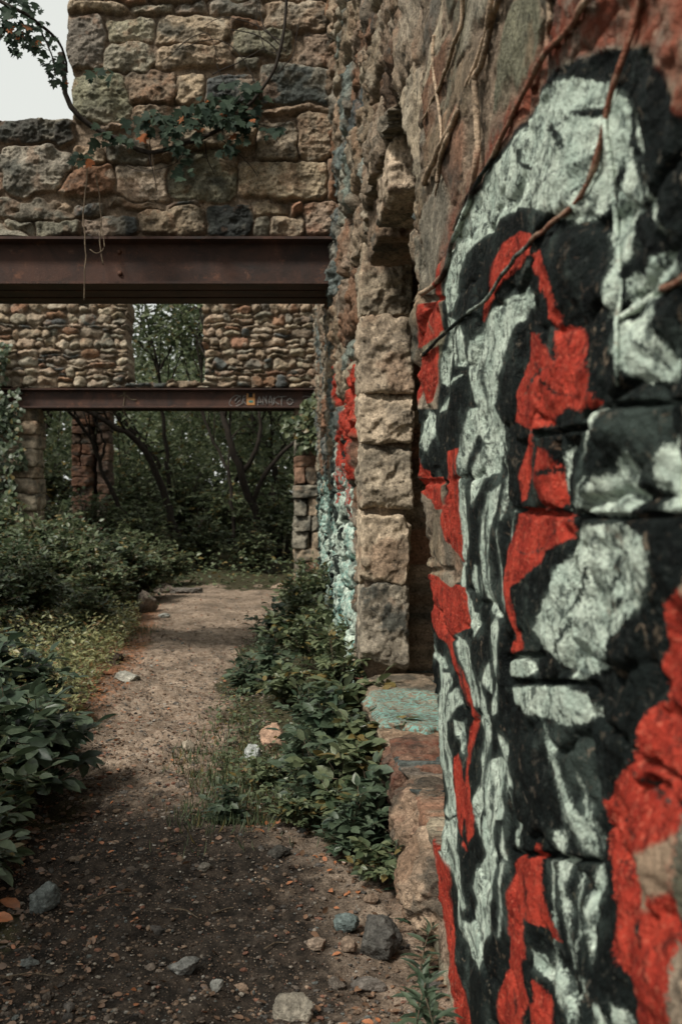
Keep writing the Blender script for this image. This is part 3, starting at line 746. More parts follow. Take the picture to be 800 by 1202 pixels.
# dried vines clinging to the wall
from mathutils.bvhtree import BVHTree
_bv = BVHTree.FromPolygons([tuple(v) for v in VA[:len(ysA) * len(zsA)].tolist()], [tuple(f) for f in FA_[FA_.max(1) < len(ysA) * len(zsA)].tolist()])
def on_wall(px, py):
    y = FP * WX / (px - VX); z = EYE + (VY - py) * y / FP
    hit = _bv.ray_cast(Vector((-.3, y, z)), Vector((1, 0, 0)))
    return np.array([hit[0].x if hit[0] and hit[0].x < WX + .08 else WX - .01, y, z])
def wall_vine(pts, rpx, label, seed, taper=.5, coat=None):
    P = smooth_line([(x, y, 0) for x, y in pts], 60)[:, :2]
    W = np.array([on_wall(*p) for p in P])
    for it in range(2):      # follow the real face of the stones
        X = W[:, 0].copy()
        for _ in range(6): X[1:-1] = np.minimum(X[1:-1], (X[:-2] + X[2:]) / 2)
        for _ in range(8): X[1:-1] = (X[:-2] + 2 * X[1:-1] + X[2:]) / 4
        yy = FP * X / (P[:, 0] - VX); zz = EYE + (VY - P[:, 1]) * yy / FP
        if it == 0:
            for q in range(len(W)):
                hit = _bv.ray_cast(Vector((-.3, yy[q], zz[q])), Vector((1, 0, 0)))
                if hit[0] and hit[0].x < WX + .08: W[q, 0] = hit[0].x
    W = np.stack([X, yy, zz], -1)
    yy = W[:, 1]
    r = rpx * yy / FP * np.linspace(1, taper, len(W)) * .5
    r = np.minimum(r * 1.3, .022)
    W[:, 0] -= r * 1.1
    W += .004 * np.stack([fbm(W * 12 + seed, 2, seed=seed), fbm(W * 12 + 5 + seed, 2, seed=seed + 1), fbm(W * 12 + 9, 2, seed=seed + 2)], -1)
    W = smooth_line(W, 110)
    r = np.interp(np.linspace(0, 1, 110), np.linspace(0, 1, 60), r) * (1 + .18 * fbm(W * 40, 2, seed=seed))
    g = Geo(); tube(g, W, r, 8)
    V = np.concatenate(g.V); A = paint_at(V[:, 1].astype(np.float64), V[:, 2].astype(np.float64))
    for k in A: A[k] = A[k] - (2.0 if k in ('pr', 'pw') else 0)
    if coat:
        f = np.clip((np.arange(len(V)) // 8) / 109, 0, 1)
        for k in ('pw', 'pr', 'pk', 'pb'): A[k] = np.interp(f, [c[0] for c in coat], [c[1].get(k, -8) for c in coat]).astype(f32)
    A['col'] = np.tile(np.array((.47, .35, .245), f32), (len(V), 1))
    o = mesh('dried_vine', V, [np.concatenate(g.F3), np.concatenate(g.F4)], M['mural'], None, True, A)
    tag(o, label, 'vine', 'dried vines on the painted wall')
    return o
wall_vine([(550,-20),(543,30),(535,55),(525,85),(516,105),(498,140)], 5, 'thin tan vine hanging on bare stone above the niche edge', 1)
wall_vine([(583,-20),(580,20),(572,50),(564,75),(548,110),(538,135),(527,160),(508,200),(502,215)], 6.5, 'tan vine slanting from the wall top down to the dark niche corner', 2, .9)
wall_vine([(598,-20),(582,20),(574,55),(566,80),(562,90),(565,135),(564,170),(558,215),(550,245),(535,285),(526,315),(512,335),(498,345)], 6.5, 'long tan vine reaching the red patch beside the niche', 3, .8)
wall_vine([(562,88),(552,105),(542,128),(530,160),(521,185),(517,215)], 6, 'short tan side shoot forking off the long tan vine', 4, .8)
wall_vine([(720,-20),(694,3),(680,20),(665,40),(648,58),(638,74),(630,90),(615,115),(600,145),(585,175),(570,205),(548,240),(535,270)], 7.5, 'thick reddish vine along the rusty red band above the mural', 5, .5)
wall_vine([(646,-20),(648,15),(648,35),(645,58)], 6, 'short reddish stem joining the thick vine at the wall top', 6, .9)
wall_vine([(758,-20),(748,25),(738,60),(728,92),(718,120),(708,160),(700,195),(690,220),(675,240),(655,260),(630,280),(605,305),(588,330),(575,350),(555,365),(535,382),(520,395),(497,418)], 6.5, 'longest vine, painted dark and pale, sweeping diagonally across the grey arch', 7, .55, [(0, {'pb': 8}), (.25, {'pb': 6}), (.32, {'pk': 5, 'pw': -.6}), (.58, {'pk': 6, 'pw': -.2}), (.62, {'pk': 9}), (.95, {'pk': 8}), (1, {})])
wall_vine([(712,140),(718,180),(723,230),(726,290),(731,345),(726,400),(728,455)], 5.5, 'straight upright vine painted pale grey through the mural', 8, .7, [(0, {'pw': 2, 'pk': 6}), (.2, {'pw': 5}), (1, {'pw': 4})])
wall_vine([(825,318),(800,330),(775,342),(755,356),(733,372)], 7.5, 'stout vine, half red and half pale, entering from the frame edge', 9, .9, [(0, {'pb': 10}), (.5, {'pb': 9}), (.58, {'pw': 7}), (1, {'pw': 7})])
wall_vine([(511,40),(511,80),(515,115),(519,150),(518,190),(513,230)], 3.5, 'hair thin vine running straight down the bare stone', 10, .6)

# ------------------------------------------------------------------ first cross wall with its beams
Y1 = 8.6
R1 = [(160,0,300,25),(305,0,410,28),(415,0,480,30,GREY),(485,0,620,35),(622,0,780,72,BROWN),(155,35,248,155,GREY),(252,40,360,95,OLIVE),(252,100,360,165,GREY),(365,35,540,98,TAN),(365,102,540,162,TAN),(545,65,690,130,OLIVE),(530,38,618,63),(708,75,780,150,BROWN),
 (165,170,305,285,OLIVE),(298,165,405,240,BROWN),(404,180,480,240,TAN),(545,135,615,160,GREY),(620,150,780,245,SLATE),(485,180,618,240,SLATE),(0,278,165,338,(.07,.065,.055)),(225,288,310,302,RUSTY),(308,245,400,280,TAN),(405,245,600,288,BROWN),(700,265,790,375,TAN),(622,246,785,264,BROWN),(600,290,698,372,PALE),(405,292,598,345,TAN),
 (0,345,162,455,GREY),(132,388,268,462,RUSTY),(165,340,240,384,TAN),(272,388,395,466,PALE),(243,335,340,384,GREY),(397,350,556,470,OLIVE),(560,378,765,466,TAN),(345,345,395,385,BROWN),(768,380,800,470,RUSTY),
 (0,475,70,505,TAN),(0,508,80,556,GREY),(82,508,190,556,OLIVE),(72,475,172,503,TAN),(175,478,240,504,SLATE),(195,507,320,556,SLATE),(325,487,480,556,TAN),(482,480,592,556,(.04,.042,.04)),(380,472,475,486,SLATE),(592,475,680,506,TAN),(595,510,640,556,GREY),(642,508,720,556,TAN),(685,475,722,505,RUSTY),(722,475,800,552,RUSTY),(242,468,375,485,BROWN)]
st1 = px_stones([(a[0] / 2, a[1] / 2, a[2] / 2, a[3] / 2, *a[4:]) for a in R1], Y1)
BOT1 = EYE + (VY - 280) * Y1 / FP
st1 += gen_rows(-6.2, -2.46, BOT1 - .1, 4.8, (.16, .36), (.25, .6), 41)
st1 += gen_rows(-1.9, 1, 5.72, 6.5, (.2, .34), (.25, .6), 42)
def w1pos(x, z):
    h, col = masonry(x, z, st1, 43, warp=.036, joint=.008, depth=.045, proud=.045, rough=.021, p=6.0, facet=1.25, lk=.7)
    return np.stack([x, Y1 + .015 - h, z], -1).astype(f32), {'col': col}
def w1mask(x, z):
    w = .03 * fbm(np.stack([x * 5, z * 5, x * 0], -1), 3, seed=71)
    left = np.interp(z, [4.7, 4.95, 5.1, 5.3, 5.5, 5.8], [-1.86, -1.84, -1.80, -1.87, -1.87, -1.86])
    return ((z < 4.72 + w * .5) | (x > left + w)) & (z > BOT1 + .012)
xs = np.concatenate([np.arange(-6, -2.6, .03), np.arange(-2.6, .46, .0075)])
V, F, A = sheet(xs, np.concatenate([np.arange(BOT1 - .01, 5.75, .0075), np.arange(5.75, 6.2, .03)]), w1pos, w1mask, (0, .78, 0))
g = Geo(); g.add(V, None, F, **A)
W1 = g.build('stone_wall', M['rock'])
tag(W1, 'broken stone wall of large squared blocks carried on the nearer steel beam', 'wall')
# its far support, out of the picture
g = Geo()
for k in range(9): rock_box(g, -6.0, -5.1, Y1, Y1 + .8, k * .37, k * .37 + .375, rnd.choice(PAL), 150 + k, .12, .02, 14)
g.build('pier', M['rock'], W1)

def ibeam(name, x0, x1, yc, zb, zt, half, label, fl=.035, bolts=(), w=.02):
    o = empty(name, ((x0 + x1) / 2, yc, zb)); tag(o, label, 'beam', 'rusty steel beams carrying the stone walls')
    o_l = np.array(o.location)
    g = Geo()
    prof = [(-half, zb), (half, zb), (half, zb + fl * .7), (w, zb + fl * 1.3), (w, zt - fl * 1.3), (half, zt - fl * .7), (half, zt), (-half, zt), (-half, zt - fl * .7), (-w, zt - fl * 1.3), (-w, zb + fl * 1.3), (-half, zb + fl * .7)]
    n = len(prof); xsn = np.linspace(x0, x1, 40); V = []
    for x in xsn:
        for (a, z) in prof: V.append((x - o_l[0], a + .002 * math.sin(x * 3), z - zb))
    F = [(i * n + k, i * n + (k + 1) % n, (i + 1) * n + (k + 1) % n, (i + 1) * n + k) for i in range(39) for k in range(n)]
    g.add(V, None, np.array(F)[:, ::-1])
    # end caps as strips
    for b, fl_ in ((0, 1), (39 * n, 0)):
        caps = [(0, 1, 2, 11), (11, 2, 3, 10), (10, 3, 4, 9), (9, 4, 5, 8), (8, 5, 6, 7)]
        g.F4.append(np.array([[c + b for c in (q if fl_ else q[::-1])] for q in caps], np.int32))
    be = g.build('web_and_flanges', M['rust'], o, smooth=False)
    for bx, bz in bolts:
        gb = Geo(); ns = 10; R_ = .022
        prof2 = [(0, R_), (.008, R_), (.018, R_ * .75), (.023, R_ * .35)]
        tube(gb, [(bx - o_l[0], -w - d, bz - zb) for d, _ in prof2], [r for _, r in prof2], ns)
        gb.build('bolt', M['rust'], o)
    return o
zb1 = EYE + (VY - 333) * 8.52 / FP
def bpt(px, py, Y): return ((px - VX) * Y / FP, EYE + (VY - py) * Y / FP)
ibeam('steel_beam', -6.1, .46, 8.64, zb1, BOT1 - .004, .13, 'nearer and larger rusty steel beam under the squared block wall', .03, [bpt(140, 296, 8.62), bpt(141, 321, 8.62)])
ibeam('steel_beam', -6.1, .46, 8.96, zb1 + .004, BOT1 - .004, .13, 'rusty steel beam hidden close behind the nearer beam, only its underside showing', .03)
ibeam('steel_beam', -6.1, .46, 9.27, zb1 + .002, BOT1 - .004, .13, 'rear rusty beam under the back face of the squared block wall', .03)

# ------------------------------------------------------------------ second cross wall
Y2 = 19.8
BOT2 = EYE + (VY - 456) * Y2 / FP
st2 = gen_rows(-10, 1.2, BOT2 - .1, 6.6, (.08, .25), (.13, .44), 51, [TAN, TAN, PALE, PALE, BROWN, GREY, SLATE, RUSTY, TAN], .4)
def w2pos(x, z):
    h, col = masonry(x, z, st2, 53, warp=.05, joint=.009, depth=.055, proud=.085, rough=.020, p=3.0, facet=1.3, lk=.5)
    return np.stack([x, Y2 + .02 - h, z], -1).astype(f32), {'col': np.clip(col * .95, 0, .7)}
wx0, wx1 = (149 - VX) * Y2 / FP, (240 - VX) * Y2 / FP
def w2mask(x, z):
    w = .05 * fbm(np.stack([x * 4, z * 4, x * 0], -1), 3, seed=72)
    return ~((x > wx0 + w) & (x < wx1 + w) & (z > BOT2 + .12 + w) & (z < 5.9)) & (z > BOT2 + .01)
V, F, A = sheet(np.arange(-9, .62, .018), np.arange(BOT2, 6.3, .018), w2pos, w2mask, (0, .9, 0))
g = Geo(); g.add(V, None, F, **A)
W2 = g.build('stone_wall', M['rock'])
tag(W2, 'far rubble stone wall with an empty window opening above the second beam', 'wall')
def pier(parent, x0, x1, y0, y1, ztop, seed, pal, hh=(.2, .36), name='pier', mat='rock', split=True, z0=-.1):
    g = Geo(); r = random.Random(seed); z = z0; k = 0
    while z < ztop:
        h = min(r.uniform(*hh), ztop - z + .01)
        cuts = [x0, x0 + (x1 - x0) * r.uniform(.35, .65), x1] if split and r.random() < .6 else [x0, x1]
        for a, b in zip(cuts[:-1], cuts[1:]):
            rock_box(g, a + r.uniform(-.02, .02), b + r.uniform(-.02, .02), y0 + r.uniform(-.04, .04), y1, z, z + h + .01, r.choice(pal), seed + k, .3, .025, 12); k += 1
        z += h
    return g.build(name, M[mat], parent)
pier(W2, .08, .62, Y2 - .02, Y2 + .9, BOT2 - .36, 200, [BROWN, TAN, GREY, (.2, .12, .08)])
pier(W2, -5.95, -4.92, Y2 - .02, Y2 + .9, BOT2 - .36, 230, [PALE, TAN, (.33, .27, .2)])
zb2 = EYE + (VY - 479) * Y2 / FP
FARBEAM = ibeam('steel_beam', -5.6, .6, Y2 + .06, zb2, BOT2 - .004, .14, 'far rusty steel beam with a white scrawled tag and orange sticker', .035)
ibeam('steel_beam', -5.6, .6, Y2 + .6, zb2 + .003, BOT2 - .004, .14, 'rusty beam behind the tagged far beam, seen only from below', .035)
# tag on the far beam
def B2(px, py): x, z = bpt(px, py, Y2 + .03); return (x, Y2 + .033, z)
g = Geo()
STROKES = [[(283,466),(277,464),(271,469),(270,474),(275,477),(284,474)], [(276,471),(280,466),(282,469),(277,474)], [(284,475),(286,465),(290,466),(286,470),(291,475)],
 [(302,476),(304,466),(307,475)], [(302,472),(307,472)], [(309,476),(309,465),(313,476),(313,464)], [(315,476),(318,465),(320,476)], [(315,472),(320,472)], [(322,475),(322,465)], [(327,465),(322,470),(328,475)],
 [(327,466),(336,465)], [(331,465),(331,476)], [(340,467),(336,471),(340,475),(344,471),(340,467)], [(354,467),(359,465),(365,467),(367,473)], [(356,471),(361,469),(364,473)]]
for s in STROKES:
    pts = [B2(*p) for p in s]
    tube(g, smooth_line(pts, 14, .012, len(pts) + int(s[0][0])), .010, 5)
tg = g.build('graffiti_lettering', M['chalk'], FARBEAM, loc=-FARBEAM.location)
gx = empty('sticker', B2(294, 470)); tag(gx, 'small orange and teal sticker in the middle of the white tag', 'sticker')
def flat(name, x0, y0, x1, y1, mat, d, pts=None):
    a = B2(x0, y1); b = B2(x1, y0); L = gx.location; gg = Geo()
    box(gg, a[0] - L[0], b[0] - L[0], -d, -d + .003, a[2] - L[2], b[2] - L[2]); return gg.build(name, M[mat], gx, smooth=False)
flat('sticker_sheet', 289.5, 462, 299, 475.5, 'orange', .004); flat('black_figure', 291.5, 461, 296.5, 466.5, 'black', .008); flat('teal_band', 292, 470, 297, 472.5, 'teal', .008)

# pillar standing in the wood beyond
pl = empty('stone_pillar', (-5.15, 26.3, 0)); tag(pl, 'dark rust brown stone pillar standing among trees beyond the far beam', 'pillar')
def shifted(o, p):
    o.parent = p; o.location = (-p.location.x, -p.location.y, -p.location.z); return o
shifted(pier(None, -5.55, -5.0, 26, 26.8, 4.6, 260, [(.15, .085, .06), (.11, .08, .06), (.17, .09, .06)], (.16, .3), 'shaft', 'pillar'), pl)
shifted(pier(None, -4.93, -4.6, 26.1, 26.8, 4.4, 290, [(.16, .1, .07), (.13, .09, .07)], (.2, .34), 'buttress', 'pillar', False), pl)

# ------------------------------------------------------------------ ground
PL = [(1500, -420), (1202, -60), (1100, -20), (1000, 12), (930, 75), (880, 100), (840, 112), (800, 132), (760, 158), (730, 172), (710, 180), (695, 186), (686, 190)]
PRr = [(1500, 640), (1202, 500), (1100, 470), (1000, 400), (955, 300), (900, 262), (850, 255), (800, 268), (760, 290), (730, 315), (710, 330), (695, 345), (686, 350)]
def gpt(px, py): y = EYE * FP / (py - VY); return ((px - VX) * y / FP, y)
_pl = np.array([gpt(x, y) for y, x in PL]); _pr = np.array([gpt(x, y) for y, x in PRr])
def gh(x, y):
    x = np.atleast_1d(np.asarray(x, np.float64)); y = np.atleast_1d(np.asarray(y, np.float64))
    q = np.stack([x * .6, y * .6, x * 0], -1)
    h = .035 * fbm(q, 3, seed=81)
    l = np.interp(y, _pl[:, 1], _pl[:, 0]); r = np.interp(y, _pr[:, 1], _pr[:, 0])
    nm = (sstep(3, 2.2, np.abs(x)) * sstep(1.5, 2.5, y) * sstep(15, 11, y)); k = nm > 0
    if k.any():
        q2 = q[k] / .6; h[k] += nm[k] * (.03 * fbm(q2 * 2.2, 4, gain=.6, seed=85) + .014 * fbm(q2 * 7, 5, gain=.6, seed=86))
    h += .09 * sstep(0, .9, l - x) + .05 * sstep(0, .5, x - r) + .35 * sstep(20.5, 26, y)
    return h
def gz(x, y): return float(gh(x, y)[0])
def axis(parts):
    out = []
    for a, b, s in parts: out += list(np.arange(a, b, s))
    return np.array(out)
gxs = np.concatenate([-np.geomspace(300, 9, 14), np.arange(-8.8, -2.6, .2), np.arange(-2.6, -1.8, .05), np.arange(-1.8, .75, .0125), np.arange(.75, 8, .4), np.geomspace(9, 300, 14)])
ys = [-3.0]
while ys[-1] < 32: y = ys[-1]; ys.append(y + (.25 if y < 2.5 else max(.011, .0042 * y ** 1.35)))
gys = np.concatenate([-np.geomspace(300, 4, 12), ys, np.geomspace(33, 400, 16)])
GX, GY = np.meshgrid(gxs, gys, indexing='ij'); X, Y = GX.ravel(), GY.ravel()
l = np.interp(Y, _pl[:, 1], _pl[:, 0]); r_ = np.interp(Y, _pr[:, 1], _pr[:, 0])
wob = .17 * fbm(np.stack([X * 2.2, Y * 1.6, X * 0], -1), 5, gain=.6, seed=84)
path = np.minimum(sstep(-.25, .2, X - l + wob), sstep(-.25, .2, r_ - X + wob)) * sstep(18.6, 16.8, Y + 8 * wob)
fy = np.minimum(np.maximum(Y, 2.5), 40)
cpx, cpy = VX + FP * X / fy, VY + FP * EYE / fy
dark = sstep(770, 1080, cpy + .0 * cpx) * sstep(420, 120, cpx - (cpy - 950) * .25) + .45 * sstep(900, 1060, cpy)  # dark soil plus shade painted into the lower-left ground
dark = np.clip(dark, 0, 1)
litter = np.clip(1 - np.abs(X - l + .05) / .35, 0, 1) * sstep(5.5, 8.5, Y) * sstep(17, 13, Y) + .35 * np.clip(1 - np.abs(X - r_ - .1) / .3, 0, 1) * sstep(12, 6, Y)
near = (np.abs(X) < 3) & (Y > 2) & (Y < 14)
Z = gh(X, Y)
q = np.stack([X, Y, X * 0], -1)
Z[near] += (.004 * fbm(q[near] * 40, 3, seed=87)).astype(np.float64)
nyy = len(gys); i = np.arange(len(gxs) - 1)[:, None] * nyy + np.arange(nyy - 1)[None, :]
F = np.stack([i, i + nyy, i + nyy + 1, i + 1], -1).reshape(-1, 4)
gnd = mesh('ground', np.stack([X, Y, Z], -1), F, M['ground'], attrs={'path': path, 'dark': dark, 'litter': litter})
tag(gnd, 'bare earth path winding through undergrowth between the walls', 'ground', kind='structure')

# ------------------------------------------------------------------ rocks
def ico(sub):
    import bmesh
    bm = bmesh.new(); bmesh.ops.create_icosphere(bm, subdivisions=sub, radius=1)
    V = np.array([v.co[:] for v in bm.verts]); F = np.array([[v.index for v in f.verts] for f in bm.faces]); bm.free(); return V, F
IC5, IC1, IC2 = ico(5), ico(1), ico(2)
def rock(px, py, w, h, col, label, seed, d=None, sink=.36, rz=0, cuts=9):
    x, y = gpt(px, py); y += .04
    x = (px - VX) * y / FP
    W = w * y / FP / 2; H = h * y / FP / 2; D = (d or (w + h) / 2) * y / FP / 2
    V, F = IC5; V = V.copy(); rs = np.random.RandomState(seed)
    for k in range(cuts):
        nn = rs.normal(size=3); nn /= np.linalg.norm(nn); lim = rs.uniform(.5, .85)
        V -= np.clip(V @ nn - lim, 0, None)[:, None] * nn * .9
    V += V * (.09 * fbm(V * 2.2 + seed, 6, gain=.62, seed=seed) + .03 * fbm(V * 9 + seed, 4, seed=seed + 3, ridged=True))[:, None]
    V = V / np.abs(V).max(0) * np.array([W, D, H])
    cc = np.asarray(col) * .85 * (1 + .25 * fbm(V * 14 + seed, 3, seed=seed + 7))[:, None]
    o = mesh('rock', V, F, M['rock'], attrs={'col': np.clip(cc, .01, .8)})
    o.location = (x, y + D * .6, gz(x, y) + H * (1 - 2 * sink)); o.rotation_euler = (0, 0, rz)
    tag(o, label, 'rock', 'rocks lying about the path'); return o
rock(150, 808, 34, 20, (.42, .40, .34), 'flat pale grey rock lying at the left path edge', 1, 30)
rock(131, 778, 26, 22, (.09, .065, .05), 'dark brown lump of rock just behind the flat pale rock', 2)
rock(131, 797, 24, 10, (.28, .13, .07), 'low rust brown rock between the dark lump and flat pale rock', 14)
rock(48, 1084, 42, 42, (.17, .19, .18), 'squared grey block half sunk in dark soil at the bottom left', 3, 44, .2)
rock(322, 890, 38, 36, (.40, .26, .18), 'orange tan boulder among the plants right of the path', 4, 36, .15)
rock(297, 895, 22, 24, (.42, .44, .42), 'pale bluish white rock leaning beside the orange tan boulder', 5, 24, .15)
rock(445, 1118, 58, 56, (.10, .095, .085), 'big dark rounded boulder at the foot of the painted wall', 6, 56, .15)
rock(407, 1090, 32, 24, (.16, .2, .19), 'mossy grey green stone touching the big dark boulder', 7, 30, .2)
rock(372, 1112, 28, 17, (.38, .29, .22), 'light tan flat stone left of the big dark boulder', 8, 22, .2)
rock(410, 1118, 22, 22, (.3, .22, .16), 'small brownish stone wedged between tan flat stone and dark boulder', 9, 20, .2)
rock(345, 1195, 52, 42, (.28, .25, .2), 'speckled tan stone half buried at the bottom edge', 10, 46, .35)
rock(215, 1146, 38, 24, (.2, .2, .185), 'flat grey stone embedded in the middle of the path front', 11, 34, .35)
rock(222, 880, 19, 20, (.36, .31, .24), 'small cream stone at the right edge of the light path', 12, 18, .2)
rock(172, 722, 24, 32, (.26, .21, .17), 'upright brown boulder beside the leafy bushes at the path', 13, 26, .15)
rock(395, 1150, 22, 18, (.2, .17, .14), 'dull brown pebble sized stone below the small brownish stone', 15, 18, .2)
rock(434, 1148, 46, 18, (.17, .15, .13), 'low dark flat stone in front of the big dark boulder', 16, 30, .3)
rock(255, 1165, 18, 17, (.42, .42, .38), 'whitish chip of stone right of the flat grey stone', 17, 14, .2)
rock(328, 1020, 28, 22, (.075, .07, .06), 'blackish stone beside the plants mid path', 18, 26, .3)
rock(90, 1012, 22, 9, (.26, .2, .15), 'thin tan sliver of stone lying on dark soil', 19, 16, .3)
rock(193, 697, 34, 16, (.2, .16, .13), 'low brown rock at the far end of the path', 20, 30, .3)
rock(218, 698, 40, 10, (.16, .14, .12), 'flat dark slab at the far end of the path', 21, 30, .3)
rock(328, 692, 22, 11, (.36, .27, .2), 'tan rock by the far right pier of the ruin', 22, 22, .3)
rock(193, 728, 16, 7, (.4, .4, .36), 'tiny pale flat stone near the upright brown boulder', 23, 14, .3)
rock(240, 1030, 20, 11, (.2, .18, .15), 'small grey brown stone in the dark shaded soil', 24, 16, .3)

# pebbles: one mass
rs = np.random.RandomState(5)
def scatter(n, y0, y1, pw):
    y = y0 * (y1 / y0) ** (rs.rand(n) ** pw); l = np.interp(y, _pl[:, 1], _pl[:, 0]); r = np.interp(y, _pr[:, 1], _pr[:, 0])
    x = np.maximum(l - .3, -1.6 * y / 4 - .2) + rs.rand(n) * (np.minimum(r + .35, .5) - np.maximum(l - .3, -1.6 * y / 4 - .2)); return x, y
def pebbles(n, y0, y1, smin, smax, tmpl):
    x, y = scatter(n, y0, y1, 1.25)
    s = smin * (smax / smin) ** (rs.rand(n) ** 2.6)
    V, F = tmpl; nv = len(V)
    sc = s[:, None] * np.stack([rs.uniform(.7, 1.4, n), rs.uniform(.6, 1.1, n), rs.uniform(.3, .75, n)], -1)
    a = rs.rand(n) * 6.28; ca, sa = np.cos(a), np.sin(a)
    P = V[None] * (1 + rs.uniform(-.22, .22, (n, nv, 1))) * sc[:, None, :]
    x2 = P[..., 0] * ca[:, None] - P[..., 1] * sa[:, None]; y2 = P[..., 0] * sa[:, None] + P[..., 1] * ca[:, None]
    P = np.stack([x2 + x[:, None], y2 + y[:, None], P[..., 2] + (gh(x, y) + sc[:, 2] * .15 + .012 * fbm(np.stack([x * 15.4, y * 15.4, x * 0], -1), 3, gain=.6, seed=86) * 0 + .002)[:, None]], -1)
    pc = np.array([(.24, .17, .12), (.16, .13, .105), (.32, .28, .23), (.22, .11, .075), (.10, .09, .08), (.14, .15, .14), (.19, .13, .09), (.42, .39, .34)])[rs.choice(8, n, p=[.2, .23, .07, .09, .18, .08, .13, .02])]
    col = np.repeat(pc * rs.uniform(.6, 1.15, (n, 1)), nv, 0)
    FF = (F[None] + (np.arange(n) * nv)[:, None, None]).reshape(-1, 3)
    return P.reshape(-1, 3), FF, col
g = Geo()
for a in ((15000, 2.7, 10, .0028, .012, IC1), (420, 2.7, 9, .010, .026, IC2), (3800, 5, 19, .005, .018, IC1)):
    V, F, c = pebbles(*a); g.add(V, F, None, col=c)
o = g.build('gravel', M['rock'], smooth=False); tag(o, 'loose pebbles and stone crumbs strewn over the earth path', 'gravel', kind='stuff')

# ------------------------------------------------------------------ leaves
T_OV = (np.array([(0,0,0),(.34,.16,.03),(-.34,.16,.03),(0,.22,-.02),(.5,.42,.05),(-.5,.42,.05),(0,.5,-.03),(.3,.76,.0),(-.3,.76,.0),(0,.8,-.06),(0,1,-.12)]),
        np.array([(0,1,3),(0,3,2),(1,4,6),(1,6,3),(2,3,6),(2,6,5),(4,7,9),(4,9,6),(5,6,9),(5,9,8),(7,10,9),(8,9,10)]))
T_SM = (np.array([(0,0,0),(.5,.4,.06),(0,.45,-.03),(-.5,.4,.06),(0,1,-.12)]), np.array([(0,1,2),(0,2,3),(1,4,2),(3,2,4)]))
T_LO = (np.array([(0,0,0),(.3,.02,.0),(.62,.3,.03),(.34,.42,0),(.5,.75,.0),(.2,.66,-.02),(0,1,-.1),(-.2,.66,-.02),(-.5,.75,0),(-.34,.42,0),(-.62,.3,.03),(-.3,.02,0),(0,.42,-.04)]),
        np.array([(12,0,1),(12,1,2),(12,2,3),(12,3,4),(12,4,5),(12,5,6),(12,6,7),(12,7,8),(12,8,9),(12,9,10),(12,10,11),(12,11,0)]))
def leaves(g, pos, d, nrm, L, W, tint, tm):
    pos, d, nrm = (np.asarray(a, np.float64) for a in (pos, d, nrm)); n = len(pos)
    d = d / (np.linalg.norm(d, axis=1)[:, None] + 1e-9)
    s = np.cross(d, nrm); s /= np.linalg.norm(s, axis=1)[:, None] + 1e-9; u = np.cross(s, d)
    T, F = tm; L = np.broadcast_to(L, n); W = np.broadcast_to(W, n)
    P = pos[:, None] + s[:, None] * (T[:, 0] * W[:, None])[..., None] + d[:, None] * (T[:, 1] * L[:, None])[..., None] + u[:, None] * (T[:, 2] * L[:, None])[..., None]
    g.add(P.reshape(-1, 3), (F[None] + (np.arange(n) * len(T))[:, None, None]).reshape(-1, 3), None, tint=np.repeat(np.asarray(tint, f32), len(T)))

def bez(p0, p1, p2, t):
    t = np.asarray(t)[:, None]; return (1 - t) ** 2 * p0 + 2 * t * (1 - t) * p1 + t * t * p2

def shrub_geo(seed, H, Rr, nst, nleaf, L, asp, tm, twigs=3, low=.2, stemr=.006, droop=.0, pair=True):
    r = np.random.RandomState(seed); gl, gs = Geo(), Geo()
    PP, DD, NN = [], [], []
    for k in range(nst):
        a = r.uniform(0, 6.283); rr = Rr * math.sqrt(r.uniform(.02, 1)); hh = H * r.uniform(.55, 1.0) * (1 - .45 * (rr / Rr) ** 2)
        e = np.array([rr * math.cos(a), rr * math.sin(a), hh]); b = np.array([rr * .12 * math.cos(a), rr * .12 * math.sin(a), 0])
        m = np.array([e[0] * .35, e[1] * .35, hh * r.uniform(.7, 1.0 + droop)])
        segs = [(b, m, e, low)]
        for q in range(twigs):
            t0 = r.uniform(.35, .85); p = bez(b, m, e, [t0])[0]; a2 = r.uniform(0, 6.283); ln = .38 * Rr * r.uniform(.5, 1.1)
            e2 = p + np.array([math.cos(a2) * ln, math.sin(a2) * ln, r.uniform(-.1, .35) * ln])
            segs.append((p, (p + e2) / 2 + (0, 0, .12 * ln), e2, .15))
        for (p0, p1, p2, lo) in segs:
            tube(gs, bez(p0, p1, p2, np.linspace(0, 1, 7)), np.linspace(stemr, stemr * .35, 7) * (1 if lo == low else .6), 5)
            n = nleaf; t = np.sort(r.uniform(lo, 1, n)); t[-1] = 1.0
            P = bez(p0, p1, p2, t); T = bez(p0, p1, p2, np.minimum(t + .02, 1.02)) - bez(p0, p1, p2, t - .02); T /= np.linalg.norm(T, axis=1)[:, None] + 1e-9
            sd = np.cross(T, (0, 0, 1.)); sd /= np.linalg.norm(sd, axis=1)[:, None] + 1e-6
            sgn = np.where(np.arange(n) % 2, 1., -1.)[:, None]
            D = sd * sgn + T * .7 + r.normal(size=(n, 3)) * .35 + (0, 0, -.1 - droop * .3); D[-1] = T[-1]
            PP.append(P); DD.append(D); NN.append(np.array([0, 0, 1.]) + r.normal(size=(n, 3)) * .38 + T * .2)
    P, D, N = np.concatenate(PP), np.concatenate(DD), np.concatenate(NN); n = len(P)
    Ls = L * r.uniform(.55, 1.15, n)
    leaves(gl, P, D, N, Ls, Ls * asp * r.uniform(.85, 1.15, n), np.clip(r.rand(n), 0, 1), tm)
    return gl, gs

